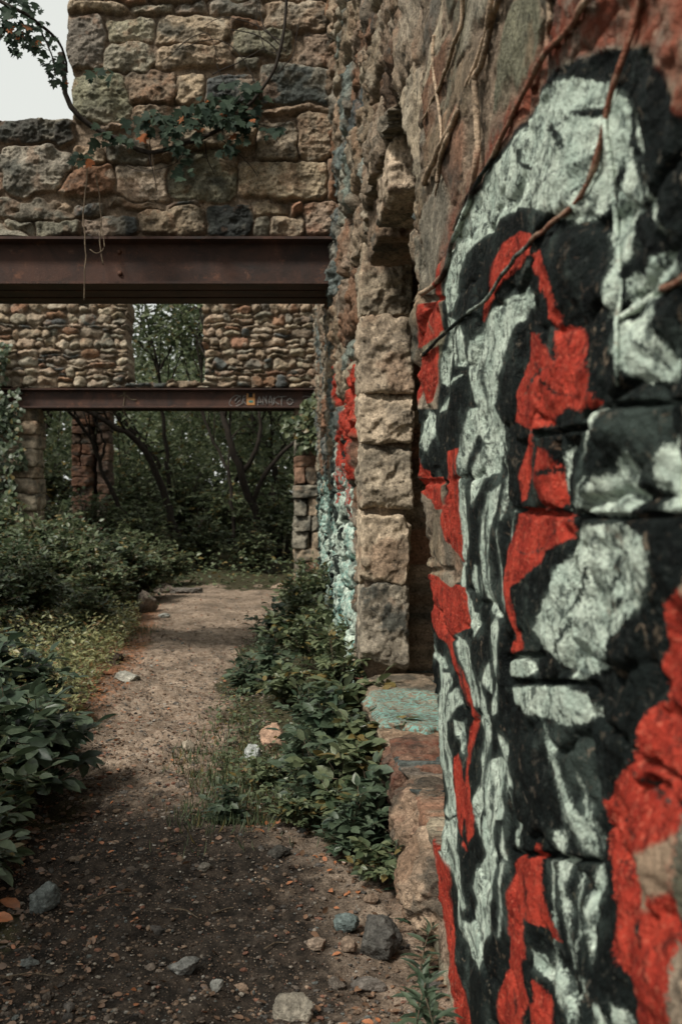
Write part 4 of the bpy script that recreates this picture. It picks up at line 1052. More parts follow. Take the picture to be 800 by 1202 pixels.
def plant_proto(name, label, cat, group, seed, leafmat, **kw):
    o = empty(name); tag(o, label, cat, group)
    gl, gs = shrub_geo(seed, **kw)
    gl.build('foliage', M[leafmat], o); gs.build('stem', M['twig'] if kw.get('stemr', .006) < .01 else M['bark'], o)
    return o
USED = set()
def put(proto, x, y, rz, sc, label, group=None, dz=0):
    if proto.name not in USED: USED.add(proto.name); o = proto
    else: o = copy_tree(proto)
    o.location = (x, y, gz(x, y) - .02 + dz); o.rotation_euler = (0, 0, rz); o.scale = (sc, sc, sc) if not isinstance(sc, tuple) else sc
    if label: o['label'] = label
    if group: o['group'] = group
    return o

# bushes left of the path
bushA = plant_proto('leafy_bush', 'x', 'bush', 'bushes left of the path', 301, 'leaf_mid', H=1.5, Rr=.85, nst=75, nleaf=13, L=.11, asp=.58, tm=T_OV, twigs=4, stemr=.008)
bushB = plant_proto('leafy_bush', 'x', 'bush', 'bushes left of the path', 302, 'leaf_dark', H=1.4, Rr=.8, nst=70, nleaf=13, L=.115, asp=.55, tm=T_OV, twigs=4, stemr=.008)
bushes = [(bushA, -2.35, 12.6, 1.0, .62, 'low leafy bush nearest the upright brown boulder'), (bushA, -2.75, 13.2, .3, .80, 'rounded mid green bush behind the lowest front bush'), (bushB, -3.4, 12.6, 2.0, .85, 'dark leafy bush at the left frame edge behind pale groundcover'),
 (bushA, -3.4, 14.4, 4.0, .98, 'tall green bush in the middle of the bush bank'), (bushB, -2.55, 14.9, 5.0, .80, 'dark bush on the path side behind the rounded bush'), (bushB, -4.5, 14.0, .9, 1.05, 'broad dark bush at the far left of the bank'), (bushA, -4.6, 16.2, 1.9, 1.12, 'tall bush under the left pier of the far wall'),
 (bushB, -3.5, 16.6, 3.3, 1.0, 'dark bush at the back of the bank below the beam'), (bushA, -2.6, 17.0, 2.6, .75, 'small bush at the back of the bank close to the path end'), (bushB, -5.6, 17.6, .2, 1.3, 'largest dark bush half outside the left frame edge'), (bushB, -4.0, 18.4, 5.5, 1.0, 'dark bush pressed against the far wall opening')]
bushes += [(bushA, -2.15, 10.9, 3.0, .42, 'knee high bush spilling onto the left path edge'), (bushA, -2.9, 11.4, 5.1, .62, 'bush standing in the pale groundcover'), (bushB, -3.1, 10.0, 1.3, .7, 'dark bush rising out of the pale groundcover at the left edge'), (bushA, -2.25, 15.6, 1.1, .62, 'low bush along the far left path edge'), (bushA, -2.2, 18.2, 2.1, .6, 'low bush closing the left side of the path end'), (bushB, -3.1, 14.0, 2.9, .95, 'tallest leafy dome in the bank front')]
for p, x, y, rz, s, lab in bushes: put(p, x, y, rz, s, lab)

# big-leaved plants close to the camera at the lower left
nearP = plant_proto('broadleaf_plant', 'x', 'plant', 'broad leaved plants at the lower left', 310, 'leaf_teal', H=.62, Rr=.42, nst=17, nleaf=8, L=.125, asp=.58, tm=T_OV, twigs=2, stemr=.004, low=.25)
nearQ = plant_proto('broadleaf_plant', 'x', 'plant', 'broad leaved plants at the lower left', 311, 'leaf_dark', H=.55, Rr=.42, nst=17, nleaf=8, L=.115, asp=.5, tm=T_OV, twigs=2, stemr=.004, low=.25)
for p, x, y, rz, s, lab in [(nearP, -1.42, 5.15, 0, 1.05, 'broad leaved plant reaching furthest over the path at lower left'), (nearQ, -1.55, 4.55, 2, 1.0, 'dark leaved plant below the broad leaved one at the left edge'), (nearQ, -1.32, 4.15, 4, .8, 'lowest dark plant by the squared grey block'), (nearQ, -1.33, 3.75, 5, .85, 'dark plant crowding the bottom left corner above the soil'), (nearP, -1.75, 6.9, .7, .8, 'broad leaved plant with upright leaves beside the pale groundcover'), (nearQ, -1.38, 4.6, 1, .95, 'dark plant overhanging the black soil at the left edge'), (nearP, -1.30, 5.3, 2.6, .95, 'broad leaved plant with leaves held out flat over the path side'),
     (nearP, -1.85, 5.8, 1, 1.1, 'tall broad leaved plant at the left frame edge in front of pale groundcover'), (nearQ, -1.72, 5.0, 3.3, 1.15, 'bushy dark plant at the left frame edge mid height'), (nearP, -1.95, 4.9, 5.1, 1.2, 'plant mostly cut off by the left frame edge'), (nearQ, -1.45, 6.0, 1.2, .72, 'small dark plant beside the light path on the left'), (nearP, -2.15, 6.6, 2.2, 1.2, 'tall plant overlapping the dark bush at the left frame edge')]:
    put(p, x, y, rz, s, lab)

# plants along the foot of the wall
ov = plant_proto('ovate_plant', 'x', 'plant', 'leafy plants along the foot of the wall', 320, 'leaf_mid', H=.5, Rr=.32, nst=16, nleaf=7, L=.11, asp=.66, tm=T_OV, twigs=2, stemr=.003, low=.2)
ow = plant_proto('ovate_plant', 'x', 'plant', 'leafy plants along the foot of the wall', 321, 'leaf_teal', H=.5, Rr=.32, nst=16, nleaf=7, L=.105, asp=.62, tm=T_OV, twigs=2, stemr=.003, low=.2)
ox = plant_proto('ovate_plant', 'x', 'plant', 'leafy plants along the foot of the wall', 322, 'leaf_mid', H=.95, Rr=.42, nst=20, nleaf=9, L=.1, asp=.55, tm=T_OV, twigs=3, stemr=.004, low=.2)
foot = [(ov, 405, 960, .85, 'dense plant with rounded leaves in front of the sill'), (ow, 435, 985, .72, 'plant crowding against the wall below the sill'), (ow, 372, 955, .7, 'plant spilling towards the path below the orange boulder'), (ov, 430, 925, .9, 'rounded leaf plant under the first sill stone'), (ow, 385, 905, .95, 'plant behind the orange tan boulder'),
 (ov, 425, 875, 1.0, 'upright plant by the wall under the teal painted sill'), (ow, 360, 868, .7, 'low plant just right of the orange boulder'), (ox, 395, 850, .75, 'tall leafy plant in the middle of the wall foot strip'), (ov, 340, 832, .8, 'bright plant between path and wall mid strip'), (ox, 400, 815, .75, 'tall plant beside the pale painted wall'), (ow, 290, 812, .75, 'dark plant pushing out over the path edge'), (ow, 318, 800, .8, 'leafy plant behind the one over the path edge'),
 (ox, 365, 795, .72, 'tall plant in front of the pale green painted wall'), (ox, 385, 770, .72, 'tall stems against the far painted wall'), (ov, 335, 770, 1.0, 'round plant halfway along the far path edge'), (ox, 352, 748, .8, 'tall plant near the path end on the right'), (ow, 320, 752, .9, 'low dark plant on the far right path edge'), (ox, 372, 735, .85, 'plant rising against the far end of the painted wall'), (ov, 345, 722, 1.1, 'farthest round plant on the right path edge'), (ox, 362, 710, .8, 'plant before the right pier of the far wall'),
 (ow, 425, 1000, .62, 'plant with leaves flopping over the bare soil below the sill'), (ov, 398, 985, .6, 'light green plant at the lower tip of the wall foot strip'), (ow, 352, 925, .62, 'plant sprawling from the strip onto the path beside the grass'), (ov, 312, 930, .38, 'little seedling clump under the orange boulder'), (ow, 265, 968, .42, 'lone dark seedling in the grass at the path edge'), (ov, 340, 985, .36, 'lone seedling on bare soil below the wall plants'), (ow, 410, 1010, .5, 'small plant at the lower end of the wall foot strip'), (ov, 450, 1040, .45, 'small plant between the boulder and the wall')]
for k, (p, px, py, s, lab) in enumerate(foot):
    x, y = gpt(px, py); put(p, x, y, k * 1.7, s, lab)

# narrow-leaved weeds at the very foot of the mural
def lance(seed, H, n, L):
    o = empty('narrow_leaf_weed'); r = np.random.RandomState(seed); gl, gs = Geo(), Geo()
    b, m, e = np.zeros(3), np.array([.01, -.02, H * .6]), np.array([-.03, -.05, H])
    tube(gs, bez(b, m, e, np.linspace(0, 1, 8)), np.linspace(.004, .002, 8), 6)
    t = np.linspace(.12, 1, n); P = bez(b, m, e, t); a = np.arange(n) * 2.4 + r.uniform(0, 6)
    D = np.stack([np.cos(a), np.sin(a), .15 + 1.0 * t ** 4 * 1.2 + r.normal(size=n) * .12], -1)
    Ls = L * (1.0 - .55 * t ** 3) * r.uniform(.85, 1.15, n)
    leaves(gl, P, D, np.array([0, 0, 1.]) + r.normal(size=(n, 3)) * .15, Ls, Ls * .26, r.rand(n) * .8, T_OV)
    gl.build('foliage', M['leaf_teal'], o); gs.build('stem', M['twig'], o)
    return tag(o, 'x', 'weed', 'narrow leaved weeds at the foot of the mural')
lz = lance(331, .30, 22, .125); lz2 = lance(332, .24, 18, .10)
for p, px, py, s, rz, lab in [(lz, 503, 1225, .88, 0, 'largest narrow leaved weed at the bottom edge beside the mural'), (lz2, 486, 1085, .9, 1, 'narrow leaved weed on the wall foot above the dark boulder'), (lz2, 492, 1128, .8, 2.4, 'narrow leaved weed right of the dark boulder'), (lz2, 470, 1048, .8, 4, 'narrow leaved weed in the gap below the sill'), (lz, 488, 1250, .8, 3, 'narrow leaved weed cut by the bottom edge'), (lz, 520, 1262, .8, 5, 'narrow leaved weed tight to the red painted edge at the bottom')]:
    x, y = gpt(px, py); put(p, x, y, rz, s, lab)

# low ground cover and grass: masses
def carpet(name, n, xy, L, asp, mat, label, cat, tm=T_SM, up=.12, seed=1, H=.1):
    r = np.random.RandomState(seed); x, y = xy(r, n); z = gh(x, y) + r.rand(n) ** 1.5 * H
    a = r.rand(n) * 6.283; D = np.stack([np.cos(a), np.sin(a), up + r.normal(size=n) * .3], -1)
    Ls = L * r.uniform(.5, 1.2, n); g = Geo()
    leaves(g, np.stack([x, y, z], -1), D, np.array([0, 0, 1.]) + r.normal(size=(n, 3)) * .45, Ls, Ls * asp, r.rand(n), tm)
    o = g.build(name, M[mat]); return tag(o, label, cat, kind='stuff')
def left_strip(r, n):
    y = r.uniform(6.2, 12.6, n); l = np.interp(y, _pl[:, 1], _pl[:, 0]); return l - .05 - np.abs(r.normal(size=n)) * .75 , y
carpet('pale_groundcover', 8000, left_strip, .06, .42, 'leaf_pale', 'pale yellowish low groundcover in front of the left bushes', 'groundcover', H=.30, seed=3, up=.5)
def right_strip(r, n):
    y = 4.6 + 14 * r.rand(n) ** 1.7; rr = np.interp(y, _pr[:, 1], _pr[:, 0]); return np.minimum(rr + r.normal(size=n) * .06 + r.rand(n) ** 1.3 * (.5 - rr), .52), y
carpet('green_groundcover', 6500, right_strip, .042, .6, 'leaf_mid', 'low green groundcover between the path and the painted wall', 'groundcover', H=.10, seed=4)
def floor_wood(r, n): return r.uniform(-9, 3.5, n), 17.6 + 18 * r.rand(n) ** 1.3
carpet('woodland_floor_plants', 9000, floor_wood, .12, .5, 'leaf_mid', 'dim woodland floor plants beyond the far beam', 'groundcover', H=.5, seed=5)
def left_deep(r, n): return r.uniform(-6, -1.9, n), r.uniform(4, 20, n)
carpet('shaded_undergrowth', 9000, left_deep, .07, .55, 'leaf_dark', 'dark undergrowth between the bushes left of the path', 'groundcover', H=.3, seed=6)
def grass(n, seed):
    r = np.random.RandomState(seed); g = Geo()
    cx = np.array([gpt(*p) for p in [(250, 915), (275, 940), (300, 925), (230, 890), (265, 860), (255, 945), (300, 960), (350, 920), (285, 880), (330, 900), (165, 745), (60, 860), (250, 960)]])
    k = r.randint(len(cx), size=n); x = cx[k, 0] + r.normal(size=n) * .10; y = cx[k, 1] + r.normal(size=n) * .25
    a = r.rand(n) * 6.283; lean = r.uniform(.1, .9, n); D = np.stack([np.cos(a) * lean, np.sin(a) * lean, np.ones(n)], -1)
    Ls = r.uniform(.025, .085, n); leaves(g, np.stack([x, y, gh(x, y)], -1), D, np.stack([np.cos(a), np.sin(a), .2 + 0 * a], -1), Ls,   .0045, r.rand(n), T_SM)
    return tag(g.build('grass', M['leaf_mid']), 'short grass tufts along the right path edge', 'grass', kind='stuff')
grass(2600, 8)
# fallen leaves
def litter_xy(r, n):
    y = 2.8 * (17 / 2.8) ** (r.rand(n) ** 1.1); l = np.interp(y, _pl[:, 1], _pl[:, 0]); rr = np.interp(y, _pr[:, 1], _pr[:, 0])
    side = r.rand(n); x = np.where(side < .5, l + r.normal(size=n) * .18, np.where(side < .75, rr + r.normal(size=n) * .15, l + (rr - l) * r.rand(n))); return np.minimum(x, .5), y
carpet('leaf_litter', 3200, litter_xy, .034, .6, 'dead', 'brown and orange fallen leaves littering the path edges', 'leaf litter', T_OV, .05, 9, .012)
for px, py, d, lab in [(24, 1062, (-.9, .35, .25), 'orange brown dead leaf lying just above the squared grey block'), (16, 1090, (-1, .05, .1), 'rounded orange dead leaf left of the squared grey block')]:
    x, y = gpt(px, py); fl = Geo(); leaves(fl, [(0, 0, .02)], [d], [(.1, -.35, 1)], .10, .055, [.97], T_OV)
    tag(fl.build('dead_leaf', M['dead'], loc=(x, y, gz(x, y))), lab, 'dead leaf', 'dead leaves by the grey block')
# twigs
for k, (px, py, L, a, lab) in enumerate([(325, 1110, .09, .6, 'short twig by the light tan flat stone'), (200, 1000, .16, .9, 'thin twig lying on the dark soil mid path'), (130, 1060, .18, .5, 'curved twig on dark soil right of the grey block'), (170, 850, .2, .2, 'twig across the light path'), (215, 1080, .15, -.7, 'crooked twig above the flat grey stone'), (30, 1150, .2, .1, 'straight twig at the bottom left corner'), (270, 1070, .14, .3, 'twig in the middle of the path front')]):
    x, y = gpt(px, py); g = Geo()
    pts = smooth_line([(x - L / 2 * math.cos(a), y - L / 2 * math.sin(a), gz(x, y) + .012), (x, y + .02, gz(x, y) + .016), (x + L / 2 * math.cos(a), y + L / 2 * math.sin(a), gz(x, y) + .012)], 14, .006, k)
    tube(g, pts, np.linspace(.0035, .0015, 14), 6); tag(g.build('twig', M['twig']), lab, 'twig', 'twigs on the path')

# ------------------------------------------------------------------ leafy vine hanging on the first cross wall
def W1p(px, py, d=.12): Yv = Y1 - d; return np.array([(px - VX) * Yv / FP, Yv, EYE + (VY - py) * Yv / FP])
vine = empty('climbing_vine', tuple(W1p(240, 165))); tag(vine, 'leafy vine with curling bare stems hanging across the squared block wall', 'vine')
def vine_part(lines, rad, vo):
    g = Geo(); L = np.array(vo.location)
    for k, (ln, r) in enumerate(lines):
        P = smooth_line([W1p(*p) - L for p in ln], 30, .01, k); tube(g, P, np.linspace(r, r * .5, 30), 6)
    return g
mains = [([(72,60,.3),(76,90,.25),(80,118,.2),(95,138,.15),(112,150,.1),(140,165,.1),(170,178,.1),(205,172,.1),(240,160,.12),(275,140,.15),(305,105,.2),(325,75,.25),(335,30,.3),(338,-20,.35)], .024),
         ([(305,105,.2),(318,90,.15),(325,60,.1),(300,40,.1),(270,35,.1)], .008), ([(335,60,.2),(310,30,.15),(305,5,.12)], .007), ([(250,85,.1),(285,70,.12),(310,58,.14),(330,66,.2)], .006), ([(205,60,.1),(225,45,.1),(245,40,.1),(258,72,.1)], .005),
         ([(300,100,.12),(280,62,.1),(250,46,.1),(215,56,.1),(190,72,.1)], .005), ([(335,50,.2),(300,30,.12),(268,20,.1),(240,30,.1)], .005), ([(310,60,.14),(300,22,.12),(306,-12,.12)], .005), ([(262,165,.14),(290,190,.12),(302,208,.1)], .005), ([(325,85,.15),(345,60,.12),(352,20,.12)], .005), ([(256,75,.1),(266,110,.1),(258,132,.1)], .004), ([(228,166,.12),(205,192,.1),(170,200,.1),(140,190,.1)], .004), ([(285,140,.12),(320,150,.12),(345,140,.1),(360,150,.1)], .004), ([(240,165,.15),(243,185,.15),(252,205,.12)], .006), ([(175,178,.15),(180,200,.15),(185,225,.12)], .005)]
vine_part(mains, 0, vine).build('stem', M['bark'], vine)
g = Geo(); r = np.random.RandomState(44); L0 = np.array(vine.location); PP, DD = [], []
def clump(cx, cy, sx, sy, n, d0=.1, d1=.35):
    for _ in range(int(n * 1.6)):
        p = W1p(r.normal(cx, sx), r.normal(cy, sy), r.uniform(d0, d1)); PP.append(p - L0); a = r.normal(0, .8); DD.append((math.sin(a), -.35, -math.cos(a)))
for c in [(265,125,14,12,34), (285,140,12,10,26), (235,135,16,8,26), (200,142,14,8,18), (165,140,16,8,16), (140,160,14,6,10), (215,170,10,8,10), (295,105,8,8,10), (112,88,7,8,5), (95,185,8,4,6), (215,200,6,5,5), (275,168,10,8,8), (325,155,6,4,5)]: clump(*c)
n = len(PP); Ls = r.uniform(.05, .115, n)
leaves(g, PP, np.array(DD) + r.normal(size=(n, 3)) * .25, np.array([0, -1, .55]) + r.normal(size=(n, 3)) * .45, Ls, Ls * .85, r.rand(n), T_LO)
g.build('foliage', M['leaf_vine'], vine)
# branch entering at the top left against the sky
br = empty('leafy_branch', tuple(W1p(30, 40, .9))); tag(br, 'dark leafy branch poking in against the white sky at the top left', 'branch')
g = Geo(); L1 = np.array(br.location)
for k, (ln, rr) in enumerate([([(-60,-40,.9),(-20,-10,.9),(20,10,.9),(50,30,.8),(70,50,.6),(80,85,.4)], .018), ([(10,5,.9),(5,30,.9),(-5,55,.9)], .008), ([(45,28,.8),(60,60,.8),(66,90,.8)], .008)]):
    tube(g, smooth_line([W1p(*p) - L1 for p in ln], 26, .01, k + 20), np.linspace(rr, rr * .5, 26), 6)
g.build('stem', M['bark'], br)
PP, DD = [], []; L0 = L1
for c in [(15,20,14,10,26,.7,1.1), (35,42,12,10,26,.6,1.0), (8,40,10,8,14,.7,1.1), (62,72,7,8,14,.5,.9), (50,55,8,8,14,.5,.9), (25,0,14,8,14,.7,1.1), (70,92,4,4,6,.4,.7), (20,58,4,4,4,.7,1)]: clump(*c)
g = Geo(); n = len(PP); Ls = r.uniform(.045, .095, n)
leaves(g, PP, np.array(DD) + r.normal(size=(n, 3)) * .3, np.array([0, -1, .6]) + r.normal(size=(n, 3)) * .5, Ls, Ls * .85, r.rand(n), T_LO)
g.build('foliage', M['leaf_vine'], br)
# bare roots hanging over the beam
for k, (ln, rr, lab) in enumerate([([(108,165,.1),(102,205,.1),(99,250,.12),(100,300,.22),(100,352,.22)], .0055, 'long straight root hanging down past the nearer beam'), ([(112,205,.1),(118,235,.1),(120,262,.12),(119,285,.2),(120,312,.22)], .005, 'short root dangling onto the beam right of the long root'), ([(119,262,.12),(122,290,.22),(114,297,.22),(106,292,.22)], .004, 'kinked rootlet crossing between the two hanging roots'), ([(176,145,.1),(174,165,.1),(180,190,.1),(184,225,.1)], .005, 'thin root drooping below the leaf cluster')]):
    g = Geo(); tube(g, smooth_line([W1p(*p) for p in ln], 30, .012, k + 40), rr, 6); tag(g.build('hanging_root', M['twig']), lab, 'root', 'bare roots hanging over the nearer beam')
g = Geo()
for ln in [[(142,452),(146,462),(145,475),(147,487)], [(145,460),(152,468),(160,470)], [(140,465),(146,462),(150,452)]]:
    tube(g, smooth_line([B2(*p) for p in ln], 14, .01, 3), .012, 5)
tag(g.build('hanging_root', M['twig']), 'tangle of dry roots dangling over the far beam below the window', 'root', 'bare roots hanging over the nearer beam')

# ------------------------------------------------------------------ ivy masses on the far wall
def ivy(name, boxes, n, L, mat, label, seed):
    r = np.random.RandomState(seed); g = Geo(); P, D, N = [], [], []
    for (x0, x1, y0, y1, z0, z1, w) in boxes:
        m = int(n * w); p = np.stack([r.uniform(x0, x1, m), r.uniform(y0, y1, m), r.uniform(z0, z1, m)], -1)
        p += .12 * np.stack([fbm(p * 2.5, 2, seed=seed), fbm(p * 2.5 + 7, 2, seed=seed + 1), fbm(p * 2.5 + 3, 2, seed=seed + 2)], -1)
        P.append(p); a = r.normal(0, .9, m); D.append(np.stack([np.sin(a), -.3 + 0 * a, -np.cos(a)], -1)); N.append(np.array([0, -1, .7]) + r.normal(size=(m, 3)) * .5)
    P, D, N = map(np.concatenate, (P, D, N)); Ls = L * r.uniform(.6, 1.2, len(P))
    leaves(g, P, D, N, Ls, Ls * .8, r.rand(len(P)), T_OV)
    return tag(g.build(name, M[mat]), label, 'ivy')
ivy('ivy', [(-6.4, -5.15, Y2 - .35, Y2 - .08, .3, 3.6, .7), (-6.4, -5.45, Y2 - .45, Y2 - .1, 3.0, 4.6, .3)], 2600, .11, 'leaf_dark', 'dark ivy sheathing the left pier of the far wall', 61)
ivy('ivy', [(.15, .6, Y2 - .45, Y2 - .1, 3.05, 3.4, .22), (.3, .62, Y2 - .5, Y2 - .1, 2.85, 3.55, .3), (.0, .4, Y2 - .5, Y2 - .12, 2.8, 3.15, .22), (.2, .66, Y2 - .4, Y2 - .1, 2.4, 2.9, .2), (-.15, .2, Y2 - .5, Y2 - .2, 2.95, 3.1, .06)], 620, .12, 'leaf_mid', 'light green ivy bunch hanging over the right end of the far beam', 62)

# ------------------------------------------------------------------ trees in the wood
def tree(label, trunk, r0, crown, nl, seed, L=.16, mat='leaf_wood', group='trees beyond the far wall', limbs=5, name='woodland_tree', extra=()):
    base = np.array(trunk[0], float); o = empty(name, tuple(base)); tag(o, label, 'tree', group)
    r = np.random.RandomState(seed); gs = Geo(); gl = Geo()
    P = smooth_line(np.array(trunk) - base, 30, .04, seed); tube(gs, P, np.linspace(r0, r0 * .35, 30) * (1 + .35 * np.exp(-np.arange(30) / 2.0)), 8)
    for ln in extra:
        tube(gs, smooth_line(np.array(ln) - base, 20, .03, seed + 1), np.linspace(r0 * .6, r0 * .2, 20), 6)
    cc = np.array(crown[:3]) - base; cr = np.array(crown[3:6])
    pts, dirs = [], []
    nb_ = limbs * 7
    for k in range(nb_):
        v = r.normal(size=3); v /= np.linalg.norm(v); e = cc + v * cr * r.uniform(.45, 1.0)
        s = P[r.randint(15, 30)]; m = (s + e) / 2 + (0, 0, .3) + r.normal(size=3) * .25
        if k < limbs * 3: tube(gs, bez(s, m, e, np.linspace(0, 1, 10)), np.linspace(r0 * .3, .012, 10), 5)
        n = nl // nb_
        q = e + r.normal(size=(n, 3)) * np.array([.42, .42, .26]) * (cr.mean() / 1.8) ** .6
        pts.append(q)
    Q = np.concatenate(pts); n = len(Q); a = r.rand(n) * 6.283
    D = np.stack([np.cos(a), np.sin(a), -.4 + r.normal(size=n) * .4], -1)
    Ls = L * r.uniform(.5, 1.2, n)
    leaves(gl, Q, D, np.array([0, 0, 1.]) + r.normal(size=(n, 3)) * .55, Ls, Ls * .6, r.rand(n), T_SM)
    gs.build('trunk', M['bark'], o); gl.build('crown', M[mat], o); return o
def tp(px, py, Y): return ((px - VX) * Y / FP, Y, EYE + (VY - py) * Y / FP)
def tl(pts, Y): P = [tp(x, y, Y) for x, y in pts]; b = P[0]; return [(b[0], b[1], gz(b[0], b[1]) - .1)] + P[1:]
tree('leaning dark tree whose trunk curves left under the far beam', tl([(216,665),(205,620),(192,580),(175,537),(150,510),(112,488),(60,450),(20,400)], 22.5), .10, (-6.2, 22.5, 6.0, 2.2, 1.8, 1.5), 2600, 1)
tree('slim tree arching left beside the dark stone pillar', tl([(166,672),(160,640),(150,610),(132,578),(115,535),(100,505),(70,470),(50,410)], 22.0), .065, (-5.5, 23.5, 5.8, 1.8, 1.8, 1.4), 2000, 2, extra=[[tp(118,540,22), tp(122,515,22), tp(110,490,22)]])
tree('forked dark tree near the right pier', tl([(308,640),(302,608),(290,580),(280,548),(268,510),(256,470),(245,420),(240,370)], 23.0), .11, (-1.5, 24, 7.0, 2.4, 2.0, 1.6), 2800, 3, extra=[[tp(296,592,23), tp(312,555,23), tp(335,528,23), tp(362,505,23), tp(380,470,23)], [tp(285,555,23), tp(300,530,23), tp(305,490,23), tp(300,440,23)]])
tree('thin tree with looping stem left of the forked tree', tl([(278,650),(272,600),(270,560),(255,525),(240,490),(236,440),(230,390)], 24.0), .05, (-2.2, 25, 6.2, 1.6, 1.6, 1.4), 1800, 4, extra=[[tp(270,575,24), tp(268,540,24), tp(275,510,24), tp(292,500,24), tp(310,520,24)]])
tree('spindly tree seen through the far window', tl([(200,640),(198,560),(190,480),(185,430),(175,390),(168,350)], 25.0), .07, (-3.3, 25.5, 6.6, 2.1, 1.8, 2.2), 3200, 5, extra=[[tp(186,435,25), tp(205,400,25), tp(230,375,25)], [tp(184,425,25), tp(165,405,25), tp(150,395,25)]])
more = [(-8.6, 24.5, 3.0), (-6.9, 28.5, 2.6), (-4.6, 30.0, 2.6), (-2.6, 29.5, 2.5), (-.6, 28.0, 2.3), (1.2, 26.0, 2.2), (.4, 31.5, 2.6), (-8.8, 32.5, 3.0), (-5.8, 34.5, 3.0), (-3.2, 35.5, 2.8), (-1.2, 35.0, 2.6), (1.6, 34.5, 2.8), (-11.5, 30.0, 3.2)]
labs = ['broad tree at the far left behind the ivy pier', 'tree close behind the dark stone pillar', 'tree filling the gap right of the dark stone pillar', 'tree in the middle of the wood behind the leaning trunk', 'tree behind the forked dark tree', 'tree by the right pier at the edge of the wood', 'deeper tree behind the right pier', 'deep tree far left in the wood', 'deep tree behind the pillar', 'deep tree in the centre of the wood', 'deep tree right of the wood centre', 'deep tree at the right end of the wood', 'tree left of the pillar mostly hidden by ivy']
for k, (x, y, c) in enumerate(more):
    rr = np.random.RandomState(70 + k); b = gz(x, y) - .1; H = 5.2 + rr.uniform(-.8, 1.2)
    tree(labs[k], [(x, y, b), (x + rr.normal(0, .2), y, 1.2), (x + rr.normal(0, .4), y, 2.6), (x + rr.normal(0, .5), y, 4.2), (x + rr.normal(0, .6), y, H)], rr.uniform(.07, .14), (x, y, H - .3, c * .85, c * .85, 2.9), 3100, 400 + k, L=.18)
tree('unseen leafy tree added left of the path, outside the picture, for its shade', [(-4.0, .6, 0), (-3.9, .65, 1.4), (-3.75, .8, 2.8), (-3.7, .9, 4.4)], .11, (-4.0, .9, 4.5, 1.2, 1.7, 1.2), 4000, 520, L=.17, mat='leaf_mid', group='added shade trees')  # added out of view to throw shade on the lower-left ground
# shrubs of the wood
wsh = plant_proto('woodland_shrub', 'x', 'shrub', 'shrubs in the wood beyond the far wall', 340, 'leaf_wood', H=2.0, Rr=1.15, nst=46, nleaf=10, L=.15, asp=.55, tm=T_SM, twigs=3, stemr=.012)
wsh2 = plant_proto('woodland_shrub', 'x', 'shrub', 'shrubs in the wood beyond the far wall', 341, 'leaf_mid', H=1.7, Rr=1.1, nst=46, nleaf=10, L=.14, asp=.55, tm=T_SM, twigs=3, stemr=.012)
ws = [(wsh2, -.7, 21.6, .72, 'dark shrub at the end of the path before the right pier'), (wsh2, -1.9, 22.2, .75, 'dark shrub at the end of the path in the middle'), (wsh, -3.1, 21.5, .8, 'shrub at the end of the path on the left'), (wsh, -4.4, 22.5, .9, 'shrub in front of the dark stone pillar'), (wsh2, -5.9, 23.5, 1.0, 'shrub left of the dark stone pillar'), (wsh, -.2, 23.6, 1.0, 'shrub behind the right pier'), (wsh2, -1.3, 24.6, 1.1, 'taller shrub below the forked tree'), (wsh, -2.6, 25.2, 1.2, 'taller shrub below the thin looping tree'), (wsh2, -3.8, 26.4, 1.2, 'tall shrub right behind the pillar'),
      (wsh, .8, 27.5, 1.5, 'large shrub deep behind the right pier'), (wsh2, -1.0, 29.5, 1.6, 'large shrub in the deep centre of the wood'), (wsh, -3.0, 31.5, 1.7, 'large pale shrub deep in the wood'), (wsh2, -5.2, 31.8, 1.7, 'large shrub deep behind the pillar'), (wsh, -7.4, 30.5, 1.7, 'large shrub deep at the left of the wood'), (wsh2, -7.6, 26.2, 1.3, 'shrub behind the ivy pier')]
for k, (p, x, y, s, lab) in enumerate(ws): put(p, x, y, k * 2.1, s, lab)
# the far wood reads as one mass
r = np.random.RandomState(90); n = 30000; g = Geo()
x = r.uniform(-30, 22, n); y = r.uniform(40, 52, n); top = 7.6 + 2.4 * fbm(np.stack([x * .35, y * .1, x * 0], -1), 3, seed=12); z = r.rand(n) * top
a = r.rand(n) * 6.28
leaves(g, np.stack([x, y, z], -1), np.stack([np.cos(a), np.sin(a), -.3 + 0 * a], -1), np.array([0, -.5, 1.]) + r.normal(size=(n, 3)) * .6, r.uniform(.25, .7, n), r.uniform(.2, .5, n), r.rand(n), T_SM)
for k in range(40):
    xx, yy = r.uniform(-26, 18), r.uniform(40, 52); tube(g, smooth_line([(xx, yy, 0), (xx + r.normal(0, .4), yy, 4), (xx + r.normal(0, .8), yy, 8)], 8), np.linspace(.16, .07, 8), 6, tint=.1)
tag(g.build('far_wood', M['leaf_wood']), 'far dark wood closing the view behind the ruin', 'wood', kind='stuff')

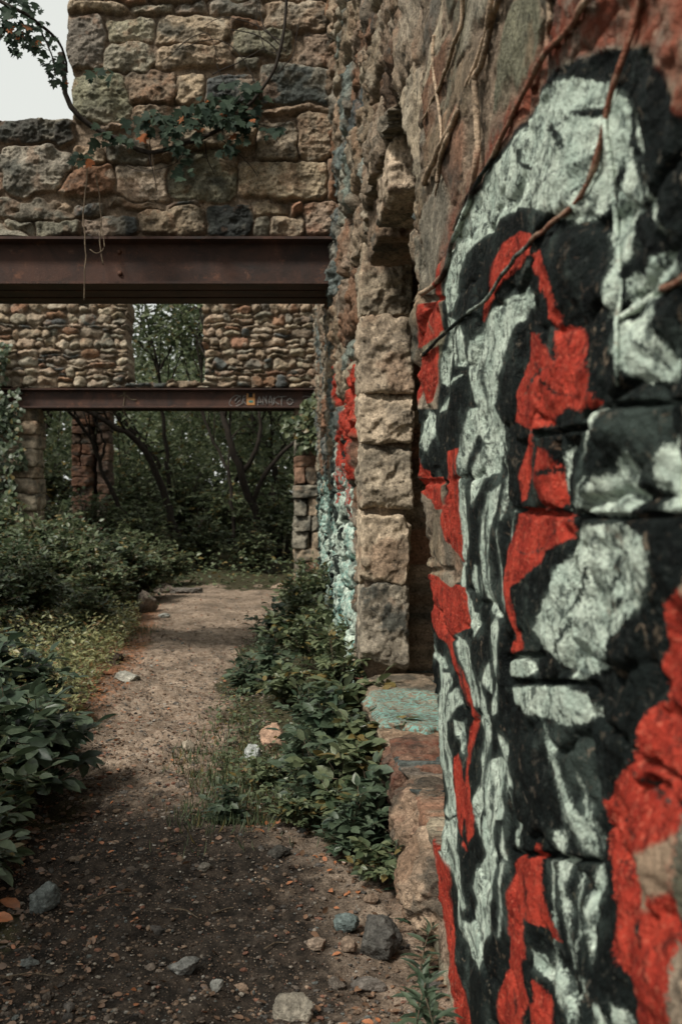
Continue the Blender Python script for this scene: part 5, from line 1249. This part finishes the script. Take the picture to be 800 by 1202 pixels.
# ------------------------------------------------------------------ light, sky, camera
w = bpy.data.worlds.new('World'); scene.world = w; w.use_nodes = True
nt = w.node_tree; nt.nodes.clear()
sky = nt.nodes.new('ShaderNodeTexSky'); sky.sky_type = 'NISHITA'; sky.sun_disc = False
SUN_EL, SUN_AZ = 50, 224          # azimuth: compass bearing the light comes from, 0 = +Y
sky.sun_elevation = R(SUN_EL); sky.sun_rotation = R(SUN_AZ); sky.air_density = 1.0; sky.dust_density = 3.0; sky.ozone_density = .6
hs = nt.nodes.new('ShaderNodeHueSaturation'); hs.inputs['Saturation'].default_value = .22
bg = nt.nodes.new('ShaderNodeBackground'); bg.inputs['Strength'].default_value = .060
ou = nt.nodes.new('ShaderNodeOutputWorld')
nt.links.new(sky.outputs[0], hs.inputs['Color']); mxs = nt.nodes.new('ShaderNodeMix'); mxs.data_type = 'RGBA'; mxs.inputs[0].default_value = .75   # cloud deck
tcs = nt.nodes.new('ShaderNodeTexCoord'); cn_ = nt.nodes.new('ShaderNodeTexNoise'); cn_.inputs['Scale'].default_value = 2.2; cn_.inputs['Detail'].default_value = 5
cr_ = nt.nodes.new('ShaderNodeMix'); cr_.data_type = 'RGBA'; cr_.inputs[6].default_value = (6.2, 6.35, 5.9, 1); cr_.inputs[7].default_value = (7.3, 7.5, 7.0, 1)
nt.links.new(tcs.outputs['Generated'], cn_.inputs['Vector']); nt.links.new(cn_.outputs['Fac'], cr_.inputs[0]); nt.links.new(cr_.outputs[2], mxs.inputs[7])
nt.links.new(hs.outputs[0], mxs.inputs[6]); nt.links.new(mxs.outputs[2], bg.inputs['Color']); nt.links.new(bg.outputs[0], ou.inputs['Surface'])
sd = bpy.data.lights.new('sun', 'SUN'); sd.energy = 2.0; sd.angle = R(9); sd.color = (1, .95, .86)
so = bpy.data.objects.new('sun', sd); C.objects.link(so)
az = R(SUN_AZ); el = R(SUN_EL)
dirv = Vector((math.sin(az) * math.cos(el), math.cos(az) * math.cos(el), math.sin(el)))   # towards the sun
so.rotation_euler = dirv.to_track_quat('Z', 'Y').to_euler(); so.location = (0, 0, 20)

cd = bpy.data.cameras.new('camera'); cam = bpy.data.objects.new('camera', cd); C.objects.link(cam)
cam.location = (0, 0, EYE); cam.rotation_euler = (R(90), 0, 0)
cd.sensor_fit = 'VERTICAL'; cd.sensor_height = 36; cd.lens = 36 * FP / 1202
cd.shift_x = (400 - VX) / 1202; cd.shift_y = -(601 - VY) / 1202
cd.clip_start = .05; cd.clip_end = 1500
cd.dof.use_dof = True; cd.dof.focus_distance = 4.6; cd.dof.aperture_fstop = 4.2
scene.camera = cam
scene.view_settings.view_transform = 'Standard'; scene.view_settings.look = 'None'; scene.view_settings.gamma = 1
scene.view_settings.exposure = 1.16
scene.cycles.use_denoising = True
try: scene.cycles.denoiser = 'OPENIMAGEDENOISE'
except Exception: pass
scene.cycles.max_bounces = 5; scene.cycles.transmission_bounces = 3
